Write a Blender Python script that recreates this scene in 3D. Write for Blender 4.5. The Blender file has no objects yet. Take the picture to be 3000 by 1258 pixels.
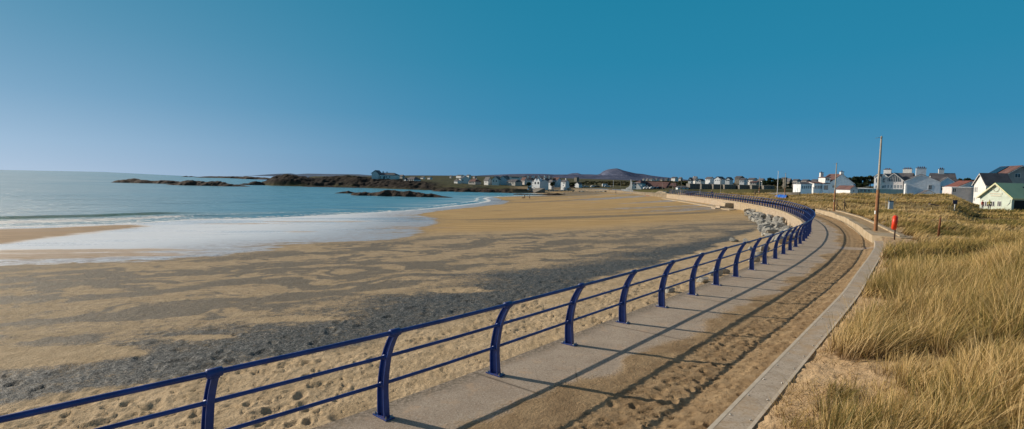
import bpy, math, random
import numpy as np
random.seed(7); rng=np.random.default_rng(11)
R=math.radians
col=bpy.context.scene.collection
# ------------------------------------------------------------------ camera
F=1600.0; ROLL=math.atan(.0205); YC=497.5+.0205*1500; H=3.0
PITCH=math.atan((629-YC)*math.cos(ROLL)/F)
SEA=-5.0
def ray(x,y):
    X=x-1500; Y=-(y-629); c,s=math.cos(ROLL),math.sin(ROLL)
    u=X*c-Y*s; v=X*s+Y*c
    return np.array([u,F*math.cos(PITCH)+v*math.sin(PITCH),-F*math.sin(PITCH)+v*math.cos(PITCH)])
def at(x,y,z=0.0):
    r=ray(x,y); t=(z-H)/r[2]; p=r*t; return np.array([p[0],p[1],z])
def atY(x,y,Y):
    r=ray(x,y); p=r*(Y/r[1]); return np.array([p[0],p[1],p[2]+H])
cam_d=bpy.data.cameras.new("camera"); cam=bpy.data.objects.new("camera",cam_d); col.objects.link(cam)
cam_d.sensor_width=36; cam_d.lens=F/3000*36; cam_d.clip_start=.05; cam_d.clip_end=60000
from mathutils import Matrix, Vector
c,s=math.cos(ROLL),math.sin(ROLL)
U=Vector((1,0,0)); V=Vector((0,math.sin(PITCH),math.cos(PITCH))); FW=Vector((0,math.cos(PITCH),-math.sin(PITCH)))
right=c*U+s*V; up=-s*U+c*V
M4=Matrix.Identity(4)
for i in range(3): M4[i][0]=right[i]; M4[i][1]=up[i]; M4[i][2]=-FW[i]
M4[2][3]=H
cam.matrix_world=M4
bpy.context.scene.camera=cam
# ------------------------------------------------------------------ noise
def _h(ix,iy,sd):
    n=(ix.astype(np.int64)*374761393+iy.astype(np.int64)*668265263+sd*974634533)&0xffffffff
    n=((n^(n>>13))*1274126177)&0xffffffff
    n=n^(n>>16)
    return (n&0xffffff)/float(0xffffff)
def vnoise(x,y,sd=0):
    x=np.asarray(x,float); y=np.asarray(y,float)
    ix=np.floor(x); iy=np.floor(y); fx=x-ix; fy=y-iy
    fx=fx*fx*fx*(fx*(fx*6-15)+10); fy=fy*fy*fy*(fy*(fy*6-15)+10)
    a=_h(ix,iy,sd); b=_h(ix+1,iy,sd); c_=_h(ix,iy+1,sd); d=_h(ix+1,iy+1,sd)
    return (a+(b-a)*fx)*(1-fy)+(c_+(d-c_)*fx)*fy
def fbm(x,y,oct=4,sd=0,gain=.5):
    t=0; a=1; n=0
    for k in range(oct):
        t=t+a*vnoise(x*2**k+17.3*k,y*2**k-9.1*k,sd+k); n+=a; a*=gain
    return t/n
def ridged(x,y,oct=4,sd=0):
    t=0;a=1;n=0
    for k in range(oct):
        t=t+a*(1-np.abs(2*vnoise(x*2**k+5.3*k,y*2**k+3.7*k,sd+k)-1)); n+=a; a*=.5
    return t/n
def craters(x,y,cell,sd,rmin=.25,rmax=.45,prob=.8):
    """footprint like dents with raised rim, -1..+.4"""
    ix=np.floor(x/cell); iy=np.floor(y/cell); out=np.zeros_like(x)
    for dx in (-1,0,1):
        for dy in (-1,0,1):
            jx=ix+dx; jy=iy+dy
            cx=(jx+.15+.7*_h(jx,jy,sd))*cell; cy=(jy+.15+.7*_h(jx,jy,sd+1))*cell
            r=(rmin+(rmax-rmin)*_h(jx,jy,sd+2))*cell; th=_h(jx,jy,sd+4)*3.14
            ex=(x-cx)*np.cos(th)+(y-cy)*np.sin(th); ey=-(x-cx)*np.sin(th)+(y-cy)*np.cos(th)
            d=np.sqrt(ex**2+(ey*1.7)**2)/r
            w=(_h(jx,jy,sd+3)<prob)
            out+=w*(-np.exp(-(d*1.25)**4)+.45*np.exp(-((d-1.25)/.3)**2))
    return out
def sm(a,b,x):
    t=np.clip((x-a)/(b-a),0,1); return t*t*(3-2*t)
# ------------------------------------------------------------------ polylines
def resample(P,step):
    P=np.asarray(P,float); d=np.r_[0,np.cumsum(np.linalg.norm(np.diff(P,axis=0),axis=1))]
    n=max(2,int(round(d[-1]/step))+1); t=np.linspace(0,d[-1],n)
    return np.stack([np.interp(t,d,P[:,k]) for k in range(P.shape[1])],1)
def smoothline(P,step,it):
    Q=resample(P,step)
    for _ in range(it):
        Q[1:-1]=.25*Q[:-2]+.5*Q[1:-1]+.25*Q[2:]
    return Q
def polydist(x,y,P):
    """distance, signed (left positive), arclength of closest point"""
    x=np.asarray(x,float); best=np.full(x.shape,1e18); sg=np.zeros(x.shape); ar=np.zeros(x.shape); acc=0
    for i in range(len(P)-1):
        ax,ay=P[i][:2]; bx,by=P[i+1][:2]; vx,vy=bx-ax,by-ay; L=math.hypot(vx,vy)
        if L<1e-9: continue
        t=np.clip(((x-ax)*vx+(y-ay)*vy)/L**2,0,1)
        dx=x-ax-t*vx; dy=y-ay-t*vy; d=dx*dx+dy*dy
        m=d<best; best=np.where(m,d,best)
        cr=vx*dy-vy*dx
        sg=np.where(m,np.where(cr>=0,1,-1),sg); ar=np.where(m,acc+t*L,ar); acc+=L
    return np.sqrt(best),sg,ar
def inpoly(x,y,P):
    c_=np.zeros(x.shape,bool); n=len(P); j=n-1
    for i in range(n):
        xi,yi=P[i][:2]; xj,yj=P[j][:2]
        if yi!=yj:
            m=((yi>y)!=(yj>y))&(x<(xj-xi)*(y-yi)/(yj-yi)+xi); c_^=m
        j=i
    return c_
# railing line (the foot of the posts), from near-left to the far end
RL=[(-9.2,-1.2),(-5.55,2.5),(-3.98,4.15),(-2.95,5.23),(-1.52,6.65),(-.2,8.27),(1.11,9.91),(2.42,11.55),(3.69,13.12),(4.94,14.65),(6.16,16.15),(7.36,17.71),(8.55,19.22),(9.7,20.68),
    (10.87,22.3),(11.97,23.87),(13.0,25.31),(14.04,26.79),(15.02,28.26),(16.0,29.76),(16.9,31.18),(19.6,35.7),(22.6,41.3),(26.0,48.5),(29.2,56.3),(31.9,63.3),(34.3,70.5),(36.4,78.5),(38.8,89.),(40.6,98.5),
    (42.6,112.5),(44.0,128),(44.9,142),(45.4,160)]
RAIL=smoothline(RL,.5,14)
RAIL_S=resample(smoothline(RL,.5,30),2.0)
# far sea wall continues past the railing
FARW=smoothline([(45.4,160),(46,185),(48,215),(52,250),(58,290),(62,330),(58,365),(45,392),(28,408),(12,413)],4,3)
WALLALL=np.vstack([RAIL[::2],FARW[1:]])
WALLN=resample(WALLALL,3.0)
# waterline at sea level
WLpx=[(-1400,700),(-700,684),(-300,674),(0,668),(206,661),(408,655),(543,646),(815,639),(1087,625),(1250,614),(1400,597),(1436,591),(1438,587),(1425,582),(1440,578),(1500,576),(1600,573),(1640,570.5),(1600,569),(1570,567.5),(1540,566)]
WL=np.array([at(*q,SEA)[:2] for q in WLpx]); WL=resample(WL,2.5)
def wall_drop(ar): return np.interp(ar,[0,10,25,40,80,140,190,245,300,380,480],[-.85,-.85,-.95,-1.25,-1.35,-1.3,-1.25,-1.35,-2.2,-3.4,-4.2])
def beach_z(x,y,detail=False):
    dw,_,_=polydist(x,y,WL); ds,sg,ar=polydist(x,y,WALLN)
    top=wall_drop(ar)
    t=dw/(dw+ds+1e-6)
    z=(SEA+.02)+(top-SEA-.02)*(t**1.35)
    return z,dw,ds*sg,ar
def atb(px,py):
    z=-3.
    for _ in range(25):
        p=at(px,py,z); zz,_,_,_=beach_z(np.array([p[0]]),np.array([p[1]])); z=.5*z+.5*float(zz[0])
    return at(px,py,z)[:2]
# ------------------------------------------------------------------ materials
def mat(name):
    m=bpy.data.materials.new(name); m.use_nodes=True; nt=m.node_tree; nt.nodes.clear()
    o=nt.nodes.new('ShaderNodeOutputMaterial'); b=nt.nodes.new('ShaderNodeBsdfPrincipled'); nt.links.new(b.outputs[0],o.inputs[0])
    return m,nt,b,o
class NT:
    def __init__(s,nt): s.nt=nt
    def n(s,t,**k):
        nd=s.nt.nodes.new(t)
        for a,v in k.items(): setattr(nd,a,v)
        return nd
    def l(s,a,b): s.nt.links.new(a,b)
    def val(s,x,inp):
        if isinstance(x,(int,float)): inp.default_value=x
        else: s.l(x,inp)
    def math(s,op,a,b=0.,c_=None,clamp=False):
        nd=s.n('ShaderNodeMath',operation=op); nd.use_clamp=clamp
        s.val(a,nd.inputs[0]); s.val(b,nd.inputs[1])
        if c_ is not None: s.val(c_,nd.inputs[2])
        return nd.outputs[0]
    def col(s,x,inp):
        if isinstance(x,(tuple,list)): inp.default_value=(x[0],x[1],x[2],1)
        else: s.l(x,inp)
    def mix(s,f,a,b,mode='MIX'):
        nd=s.n('ShaderNodeMix',data_type='RGBA',blend_type=mode); s.val(f,nd.inputs[0]); s.col(a,nd.inputs[6]); s.col(b,nd.inputs[7]); return nd.outputs[2]
    def mr(s,x,a,b,c_=0.,d=1.,smooth=True):
        nd=s.n('ShaderNodeMapRange',interpolation_type='SMOOTHSTEP' if smooth else 'LINEAR'); s.l(x,nd.inputs[0])
        for i,v in enumerate((a,b,c_,d)): nd.inputs[i+1].default_value=v
        return nd.outputs[0]
    def noise(s,scale,vec=None,detail=4,rough=.55,dist=0.):
        nd=s.n('ShaderNodeTexNoise'); nd.inputs['Scale'].default_value=scale; nd.inputs['Detail'].default_value=detail; nd.inputs['Roughness'].default_value=rough; nd.inputs['Distortion'].default_value=dist
        if vec is not None: s.l(vec,nd.inputs['Vector'])
        return nd.outputs[0]
    def vor(s,scale,vec=None,feature='F1',out=0,rand=1.):
        nd=s.n('ShaderNodeTexVoronoi',feature=feature); nd.inputs['Scale'].default_value=scale; nd.inputs['Randomness'].default_value=rand
        if vec is not None: s.l(vec,nd.inputs['Vector'])
        return nd.outputs[out]
    def pos(s): return s.n('ShaderNodeNewGeometry').outputs['Position']
    def obj(s): return s.n('ShaderNodeTexCoord').outputs['Object']
    def scl(s,v,x,y,z,rot=0):
        nd=s.n('ShaderNodeMapping'); nd.inputs['Scale'].default_value=(x,y,z); nd.inputs['Rotation'].default_value=(0,0,rot); s.l(v,nd.inputs[0]); return nd.outputs[0]
    def attr(s,name,fac=True):
        nd=s.n('ShaderNodeAttribute'); nd.attribute_name=name; return nd.outputs['Fac' if fac else 'Color']
    def bump(s,h,strength,dist,normal=None):
        nd=s.n('ShaderNodeBump'); nd.inputs['Strength'].default_value=strength; nd.inputs['Distance'].default_value=dist; s.l(h,nd.inputs['Height'])
        if normal is not None: s.l(normal,nd.inputs['Normal'])
        return nd.outputs[0]
def simple(name,c1,c2=None,rough=.7,scale=3.,spec=.3,bump=0.,bscale=20.,metal=0.,bdist=.02,detail=4):
    m,nt,b,o=mat(name); g=NT(nt); v=g.obj()
    if c2 is None: c2=tuple(x*.8 for x in c1)
    f=g.noise(scale,v,detail,.6); f=g.mr(f,.35,.65)
    g.l(g.mix(f,c1,c2),b.inputs['Base Color']); b.inputs['Roughness'].default_value=rough; b.inputs['Specular IOR Level'].default_value=spec; b.inputs['Metallic'].default_value=metal
    if bump: g.l(g.bump(g.noise(bscale,v,5,.6),bump,bdist),b.inputs['Normal'])
    return m
# ------------------------------------------------------------------ mesh helpers
def link(name,me,m=None,parent=None):
    o=bpy.data.objects.new(name,me); col.objects.link(o)
    if m is not None and me is not None: me.materials.append(m)
    if parent is not None: o.parent=parent
    return o
def npmesh(name,V_,Fq,m=None,parent=None,smooth=True,attrs=None,tris=False):
    V_=np.asarray(V_,np.float32); Fq=np.asarray(Fq,np.int32); k=Fq.shape[1]
    me=bpy.data.meshes.new(name); me.vertices.add(len(V_)); me.vertices.foreach_set('co',V_.ravel())
    me.loops.add(Fq.size); me.loops.foreach_set('vertex_index',Fq.ravel())
    me.polygons.add(len(Fq)); me.polygons.foreach_set('loop_start',np.arange(0,Fq.size,k,dtype=np.int32))
    me.polygons.foreach_set('use_smooth',np.full(len(Fq),smooth)); me.update(calc_edges=True)
    if attrs:
        for a,v in attrs.items():
            at_=me.attributes.new(a,'FLOAT','POINT'); at_.data.foreach_set('value',np.asarray(v,np.float32).ravel())
    return link(name,me,m,parent)
def gridmesh(name,X,Y,Z,m=None,keep=None,attrs=None,parent=None,smooth=True):
    nr,nc=X.shape; idx=np.arange(nr*nc).reshape(nr,nc)
    Fq=np.stack([idx[:-1,:-1],idx[:-1,1:],idx[1:,1:],idx[1:,:-1]],-1).reshape(-1,4)
    if keep is not None:
        k=keep.ravel(); Fq=Fq[k[Fq].all(axis=1)]
    used=np.unique(Fq); remap=np.full(nr*nc,-1); remap[used]=np.arange(len(used)); Fq=remap[Fq]
    V_=np.stack([X.ravel(),Y.ravel(),Z.ravel()],1)[used]
    # make normals face up
    a,b_,c_=V_[Fq[0,0]],V_[Fq[0,1]],V_[Fq[0,2]]
    if np.cross(b_-a,c_-a)[2]<0: Fq=Fq[:,::-1]
    at_={k2:v.ravel()[used] for k2,v in (attrs or {}).items()}
    return npmesh(name,V_,Fq,m,parent,smooth,at_)
class MB:
    """collects polygons"""
    def __init__(s): s.v=[]; s.f=[]
    def add(s,vs,fs):
        n=len(s.v); s.v+= [tuple(map(float,v)) for v in vs]; s.f+=[tuple(i+n for i in f) for f in fs]; return s
    def box(s,x0,x1,y0,y1,z0,z1):
        return s.add([(x0,y0,z0),(x1,y0,z0),(x1,y1,z0),(x0,y1,z0),(x0,y0,z1),(x1,y0,z1),(x1,y1,z1),(x0,y1,z1)],
              [(0,3,2,1),(4,5,6,7),(0,1,5,4),(1,2,6,5),(2,3,7,6),(3,0,4,7)])
    def prism(s,prof,y0,y1,axis='y'):
        """prof: (x,z) ccw seen from -y"""
        n=len(prof)
        if axis=='y': vs=[(x,y0,z) for x,z in prof]+[(x,y1,z) for x,z in prof]
        else: vs=[(y0,-x,z) for x,z in prof]+[(y1,-x,z) for x,z in prof]
        return s.add(vs,[tuple(range(n)),tuple(range(2*n-1,n-1,-1))]+[(i,i+n,(i+1)%n+n,(i+1)%n) for i in range(n)])
    def tube(s,pts,r,n=8,cap=True):
        pts=[Vector(p) for p in pts]; rs=r if isinstance(r,(list,tuple)) else [r]*len(pts); vs=[];fs=[]
        for i,p in enumerate(pts):
            d=(pts[min(i+1,len(pts)-1)]-pts[max(i-1,0)]).normalized()
            a=Vector((0,0,1)) if abs(d.z)<.9 else Vector((1,0,0))
            u=d.cross(a).normalized(); w=d.cross(u)
            for k in range(n):
                t=2*math.pi*k/n; vs.append(p+(u*math.cos(t)+w*math.sin(t))*rs[i])
        for i in range(len(pts)-1):
            for k in range(n):
                fs.append((i*n+k,(i+1)*n+k,(i+1)*n+(k+1)%n,i*n+(k+1)%n))
        if cap: fs+= [tuple(range(n)),tuple(range(len(pts)*n-1,(len(pts)-1)*n-1,-1))]
        return s.add(vs,fs)
    def quad(s,a,b,c_,d): return s.add([a,b,c_,d],[(0,1,2,3)])
    def mesh(s,name,m=None,smooth=False,bevel=0):
        me=bpy.data.meshes.new(name); me.from_pydata(s.v,[],s.f); me.update()
        import bmesh
        bm=bmesh.new(); bm.from_mesh(me); bmesh.ops.recalc_face_normals(bm,faces=bm.faces)
        if bevel: bmesh.ops.bevel(bm,geom=[e for e in bm.edges],offset=bevel,segments=2,affect='EDGES',profile=.6)
        bm.to_mesh(me); bm.free()
        if smooth:
            me.polygons.foreach_set('use_smooth',[True]*len(me.polygons))
        if m: me.materials.append(m)
        return me
    def build(s,name,m=None,parent=None,smooth=False,bevel=0):
        o=bpy.data.objects.new(name,s.mesh(name,m,smooth,bevel)); col.objects.link(o)
        if parent is not None: o.parent=parent
        return o
def empty(name,loc=(0,0,0),rz=0.):
    o=bpy.data.objects.new(name,None); col.objects.link(o); o.location=loc; o.rotation_euler=(0,0,rz); o.empty_display_size=.3; return o
def tag(o,label=None,cat=None,group=None,kind=None):
    for k,v in (('label',label),('category',cat),('group',group),('kind',kind)):
        if v: o[k]=v
    return o
def copy_tree(o,parent=None):
    c_=o.copy(); col.objects.link(c_); 
    if parent is not None: c_.parent=parent
    for ch in [q for q in o.children]: copy_tree(ch,c_)
    return c_
# ================================================================== world, sun
SUN_AZ=-66.4; SUN_EL=22.5
sd=Vector((math.sin(R(SUN_AZ))*math.cos(R(SUN_EL)),math.cos(R(SUN_AZ))*math.cos(R(SUN_EL)),math.sin(R(SUN_EL))))
sun=bpy.data.lights.new("sun",'SUN'); so=bpy.data.objects.new("sun",sun); col.objects.link(so)
sun.energy=4.7; sun.angle=R(.55); sun.color=(1,.87,.70)
so.rotation_euler=sd.to_track_quat('Z','Y').to_euler()
W=bpy.data.worlds.new("World"); bpy.context.scene.world=W; W.use_nodes=True
g=NT(W.node_tree); W.node_tree.nodes.clear()
wo=g.n('ShaderNodeOutputWorld'); bg=g.n('ShaderNodeBackground'); g.l(bg.outputs[0],wo.inputs[0]); bg.inputs['Strength'].default_value=.1
sky=g.n('ShaderNodeTexSky',sky_type='NISHITA'); sky.sun_disc=False; sky.sun_elevation=R(SUN_EL); sky.sun_rotation=R(SUN_AZ); sky.dust_density=1.6; sky.ozone_density=1.5
dv=g.n('ShaderNodeTexCoord').outputs['Generated']
sx=g.n('ShaderNodeSeparateXYZ'); g.l(dv,sx.inputs[0])
el=g.math('ARCSINE',g.math('MAXIMUM',sx.outputs[2],0.)); eld=g.math('MULTIPLY',el,57.2958)
ramp=g.n('ShaderNodeValToRGB'); g.l(g.mr(eld,0,20,smooth=False),ramp.inputs[0])
cr=ramp.color_ramp
def sc(r,g_,b): return tuple(((v/255+.055)/1.055)**2.4 if v>10 else v/3295 for v in (r,g_,b))+(1,)
cr.elements[0].position=0; cr.elements[0].color=sc(84,138,176)
cr.elements[1].position=1; cr.elements[1].color=sc(32,127,160)
for p_,c_ in ((.12,(80,142,180)),(.32,(56,136,175)),(.6,(42,132,168))):
    e=cr.elements.new(p_); e.color=sc(*c_)
# haze glow towards the sun
hl=g.math('SQRT',g.math('ADD',g.math('MULTIPLY',sx.outputs[0],sx.outputs[0]),g.math('MULTIPLY',sx.outputs[1],sx.outputs[1])))
dt=g.math('DIVIDE',g.math('ADD',g.math('MULTIPLY',sx.outputs[0],math.sin(R(SUN_AZ))),g.math('MULTIPLY',sx.outputs[1],math.cos(R(SUN_AZ)))),g.math('MAXIMUM',hl,.01))
gl=g.math('POWER',g.mr(dt,.1,1.02,smooth=False),3.0)
ge=g.math('EXPONENT',g.math('MULTIPLY',eld,-1/8.5))
gw=g.math('MULTIPLY',gl,ge)
glow=g.mix(1.,g.mix(0.,(0,0,0),(0,0,0)),(0,0,0),'ADD')
gm=g.n('ShaderNodeVectorMath',operation='SCALE'); gm.inputs[0].default_value=(.46,.42,.35); g.l(gw,gm.inputs['Scale'])
gw2=g.math('MULTIPLY',g.math('POWER',g.mr(dt,.2,1.02,smooth=False),2.),g.math('EXPONENT',g.math('MULTIPLY',eld,-1/26.)))
gm2=g.n('ShaderNodeVectorMath',operation='SCALE'); gm2.inputs[0].default_value=(.035,.02,.055); g.l(gw2,gm2.inputs['Scale'])
low=g.mix(1.,g.mix(1.,ramp.outputs[0],gm.outputs[0],'ADD'),gm2.outputs[0],'ADD')
sdot=g.n('ShaderNodeVectorMath',operation='DOT_PRODUCT'); g.l(dv,sdot.inputs[0]); sdot.inputs[1].default_value=tuple(sd)
cg=g.math('EXPONENT',g.math('MULTIPLY',g.math('SUBTRACT',1.,sdot.outputs['Value']),-75.))
gm3=g.n('ShaderNodeVectorMath',operation='SCALE'); gm3.inputs[0].default_value=(4.6,4.4,4.1); g.l(cg,gm3.inputs['Scale'])
low=g.mix(1.,low,gm3.outputs[0],'ADD')
low10=g.n('ShaderNodeVectorMath',operation='SCALE'); g.l(low,low10.inputs[0]); low10.inputs['Scale'].default_value=10.
hi=g.mix(1.,sky.outputs[0],(1.0,.86,.78),'MULTIPLY')
fin=g.mix(g.mr(eld,20,42),low10.outputs[0],hi)
g.l(fin,bg.inputs['Color'])
vs=bpy.context.scene.view_settings; vs.view_transform='Standard'; vs.look='None'; vs.exposure=0; vs.gamma=1
# ================================================================== materials of the ground
def mat_beach():
    m,nt,b,o=mat('beach_sand'); g=NT(nt); P=g.pos()
    shin=g.attr('shingle'); wet=g.attr('wet'); gold=g.attr('gold'); foot=g.attr('foot'); spit=g.attr('spit')
    n1=g.noise(1.3,P,5,.6); n2=g.noise(9.,P,4,.65); n3=g.noise(45.,P,3,.7); st=g.noise(.5,g.scl(P,.35,2.2,1),5,.6)
    dry=g.mix(g.mr(n1,.35,.65),(.56,.425,.265),(.45,.335,.20))
    dry=g.mix(g.math('MULTIPLY',g.math('SUBTRACT',1.,foot),.22),dry,(.25,.20,.13))
    dry=g.mix(g.math('MULTIPLY',g.mr(n2,.45,.7),.35),dry,(.30,.21,.12))
    goldc=g.mix(g.mr(st,.35,.65),(.52,.355,.165),(.40,.265,.115))
    goldc=g.mix(g.math('MULTIPLY',g.mr(n1,.5,.8),.3),goldc,(.28,.18,.09))
    c1=g.mix(gold,dry,goldc)
    # scattered dark grit on the dry sand
    grit=g.mr(g.noise(22.,P,3,.75),.60,.70)
    c1=g.mix(g.math('MULTIPLY',grit,g.math('MULTIPLY',g.math('SUBTRACT',1.,foot),.7)),c1,(.10,.085,.06))
    # shingle: individually tinted stones
    vc=g.vor(26.,P,out='Color'); vd=g.vor(26.,P,'DISTANCE_TO_EDGE'); vsep=g.n('ShaderNodeSeparateColor'); g.l(vc,vsep.inputs[0])
    stc=g.mix(g.mr(vsep.outputs[0],0,1),(.065,.070,.066),(.27,.27,.25))
    stc=g.mix(g.mr(vsep.outputs[1],.82,.95),stc,(.42,.40,.37))
    stc=g.mix(g.mr(g.noise(7.,P,6,.85),.40,.60,0,.85),stc,(.045,.048,.046))
    stc=g.mix(g.mr(g.noise(11.,P,5,.85),.60,.70,0,.55),stc,(.38,.37,.34))
    stc=g.mix(g.mr(vd,.0,.12,1.,0.),stc,(.018,.018,.018))
    edge=g.math('ADD',shin,g.math('ADD',g.math('MULTIPLY',g.math('SUBTRACT',g.noise(3.2,P,6,.8),.5),1.9),g.math('MULTIPLY',g.math('SUBTRACT',n3,.5),1.5)))
    dn_=g.attr('dense'); sm_=g.mix(dn_,g.mr(edge,.22,.74,0,.95),g.mr(edge,.28,.72)); sx3=g.n('ShaderNodeSeparateColor'); g.l(sm_,sx3.inputs[0]); sm_=sx3.outputs[0]
    stc=g.mix(g.attr('dense'),g.mix(.62,stc,(.22,.175,.115)),stc)
    c2=g.mix(sm_,c1,stc)
    # wet sand film, its sky sheen painted pale into the colour
    rip=g.noise(.9,g.scl(P,.45,1.7,1,.25),6,.72,.5)
    wv=g.math('ADD',wet,g.math('MULTIPLY',g.math('SUBTRACT',rip,.5),2.2))
    film=g.math('MULTIPLY',g.mr(wv,.22,.50),g.mr(wet,.06,.30))
    damp=g.mr(wet,.02,.35)
    c3=g.mix(g.math('MULTIPLY',damp,.42),c2,(.17,.125,.075))
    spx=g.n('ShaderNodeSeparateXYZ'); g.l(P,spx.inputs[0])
    sheen_c=g.mix(g.mr(spx.outputs[0],-42,-6),(.97,.95,.92),(.40,.45,.50))
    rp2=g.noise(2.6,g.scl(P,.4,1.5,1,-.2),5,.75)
    sheen_c=g.mix(g.math('MULTIPLY',g.mr(rp2,.43,.54),g.mr(g.attr('lower'),0,1,.10,1.,smooth=False)),sheen_c,(.42,.335,.28))
    c4=g.mix(film,c3,sheen_c)
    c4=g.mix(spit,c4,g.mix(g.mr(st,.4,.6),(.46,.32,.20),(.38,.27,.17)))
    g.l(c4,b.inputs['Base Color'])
    flm=g.math('MULTIPLY',film,g.math('SUBTRACT',1.,spit))
    g.l(g.mix(flm,(.85,.85,.85),(.16,.16,.16)),b.inputs['Roughness'])
    rr=g.math('SUBTRACT',.9,g.math('MULTIPLY',flm,.58)); rr=g.math('SUBTRACT',rr,g.math('MULTIPLY',sm_,.3)); g.l(rr,b.inputs['Roughness'])
    g.l(g.math('ADD',.12,g.math('MULTIPLY',flm,.06)),b.inputs['Specular IOR Level'])
    # bumps
    sb=g.math('MULTIPLY',g.mr(vd,0,.35),sm_)
    b1=g.bump(sb,.5,.008)
    lump=g.noise(6.,P,5,.7)
    b1=g.bump(g.math('MULTIPLY',lump,g.math('SUBTRACT',1.,flm)),.75,.10,b1)
    grain=g.math('MULTIPLY',n3,g.math('SUBTRACT',1.,flm))
    b2=g.bump(grain,.5,.02,b1)
    b3=g.bump(g.math('MULTIPLY',rip,g.math('MULTIPLY',flm,1.)),.35,.05,b2)
    g.l(b3,b.inputs['Normal'])
    return m
def mat_prom():
    m,nt,b,o=mat('promenade'); g=NT(nt); P=g.pos(); sand=g.attr('sand'); stain=g.attr('edge')
    n1=g.noise(1.1,P,5,.6); n2=g.noise(18.,P,5,.7); ag=g.vor(70.,P); agc=g.vor(70.,P,out='Color'); asx=g.n('ShaderNodeSeparateColor'); g.l(agc,asx.inputs[0])
    con=g.mix(g.mr(n1,.3,.7),(.36,.285,.215),(.46,.375,.29))
    con=g.mix(g.math('MULTIPLY',g.mr(asx.outputs[0],.55,1.),.55),con,(.56,.49,.40))
    con=g.mix(g.math('MULTIPLY',g.mr(asx.outputs[1],.72,1.),.6),con,(.16,.13,.10))
    con=g.mix(g.math('MULTIPLY',g.mr(g.noise(2.4,P,6,.75),.52,.68),.55),con,(.55,.38,.24))
    jn=g.attr('joint')
    con=g.mix(g.math('MULTIPLY',jn,.8),con,(.07,.055,.04))
    con=g.mix(g.math('MULTIPLY',g.mr(g.vor(.9,g.n('ShaderNodeNewGeometry').outputs['Position'],'DISTANCE_TO_EDGE'),.0,.012,1,0),g.math('MULTIPLY',g.mr(g.noise(.35,P),.52,.6),.7)),con,(.09,.07,.05))
    con=g.mix(g.math('MULTIPLY',stain,g.mr(n2,.35,.6)),con,(.16,.13,.09))
    sd_=g.mix(g.mr(g.noise(2.,P,6,.65),.3,.7),(.27,.18,.095),(.42,.295,.165))
    sd_=g.mix(g.math('MULTIPLY',g.mr(n2,.55,.75),.5),sd_,(.22,.14,.075))
    e=g.math('ADD',g.attr('drift'),g.math('ADD',g.math('MULTIPLY',g.math('SUBTRACT',n2,.5),.9),g.math('MULTIPLY',g.math('SUBTRACT',n1,.5),1.1)))
    sm_=g.mr(e,.20,.78)
    g.l(g.mix(sm_,con,sd_),b.inputs['Base Color']); b.inputs['Roughness'].default_value=.88; b.inputs['Specular IOR Level'].default_value=.2
    b1=g.bump(g.math('MULTIPLY',g.noise(22.,P,5,.7),sm_),.9,.045)
    b2=g.bump(g.noise(70.,P,4,.7),.5,.012,b1)
    g.l(b2,b.inputs['Normal'])
    return m
def mat_land():
    m,nt,b,o=mat('dune_and_land'); g=NT(nt); P=g.pos(); rock=g.attr('rock'); sandy=g.attr('sandy'); far=g.attr('far')
    n1=g.noise(.35,P,6,.65); n2=g.noise(4.,P,5,.65); n3=g.noise(30.,P,4,.7)
    gr=g.mix(g.mr(n2,.35,.65),(.32,.23,.11),(.15,.11,.05))
    gr=g.mix(g.mr(n1,.4,.62),gr,(.36,.27,.115))
    fg=g.mix(g.mr(g.noise(.05,P,6,.7),.42,.58),(.075,.075,.030),(.030,.036,.020))
    fg=g.mix(g.mr(g.noise(.2,P,5,.7),.52,.66),fg,(.15,.12,.06))
    gr=g.mix(far,gr,fg)
    sd_=g.mix(g.mr(n2,.3,.7),(.56,.40,.235),(.46,.31,.17))
    sd_=g.mix(g.math('MULTIPLY',g.mr(n3,.55,.75),.5),sd_,(.27,.17,.08))
    rk=g.mix(g.mr(g.noise(.5,P,7,.75),.35,.65),(.012,.010,.009),(.050,.038,.030))
    rk=g.mix(g.mr(g.noise(1.1,P,6,.7),.6,.75),rk,(.17,.14,.12))
    c=g.mix(sandy,gr,sd_); c=g.mix(rock,c,rk)
    g.l(c,b.inputs['Base Color']); b.inputs['Roughness'].default_value=.95; b.inputs['Specular IOR Level'].default_value=.1
    b1=g.bump(n3,.5,.03); g.l(g.bump(n2,.5,.15,b1),b.inputs['Normal'])
    return m
def mat_rock(name,c1,c2,c3,sc_=.6,bd=.4):
    m,nt,b,o=mat(name); g=NT(nt); P=g.pos()
    c=g.mix(g.mr(g.noise(sc_,P,7,.75),.35,.65),c1,c2); c=g.mix(g.mr(g.noise(sc_*2.3,P,6,.7),.58,.75),c,c3)
    g.l(c,b.inputs['Base Color']); b.inputs['Roughness'].default_value=.9; b.inputs['Specular IOR Level'].default_value=.2
    g.l(g.bump(g.noise(sc_*4,P,6,.7),.8,bd),b.inputs['Normal'])
    return m
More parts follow.
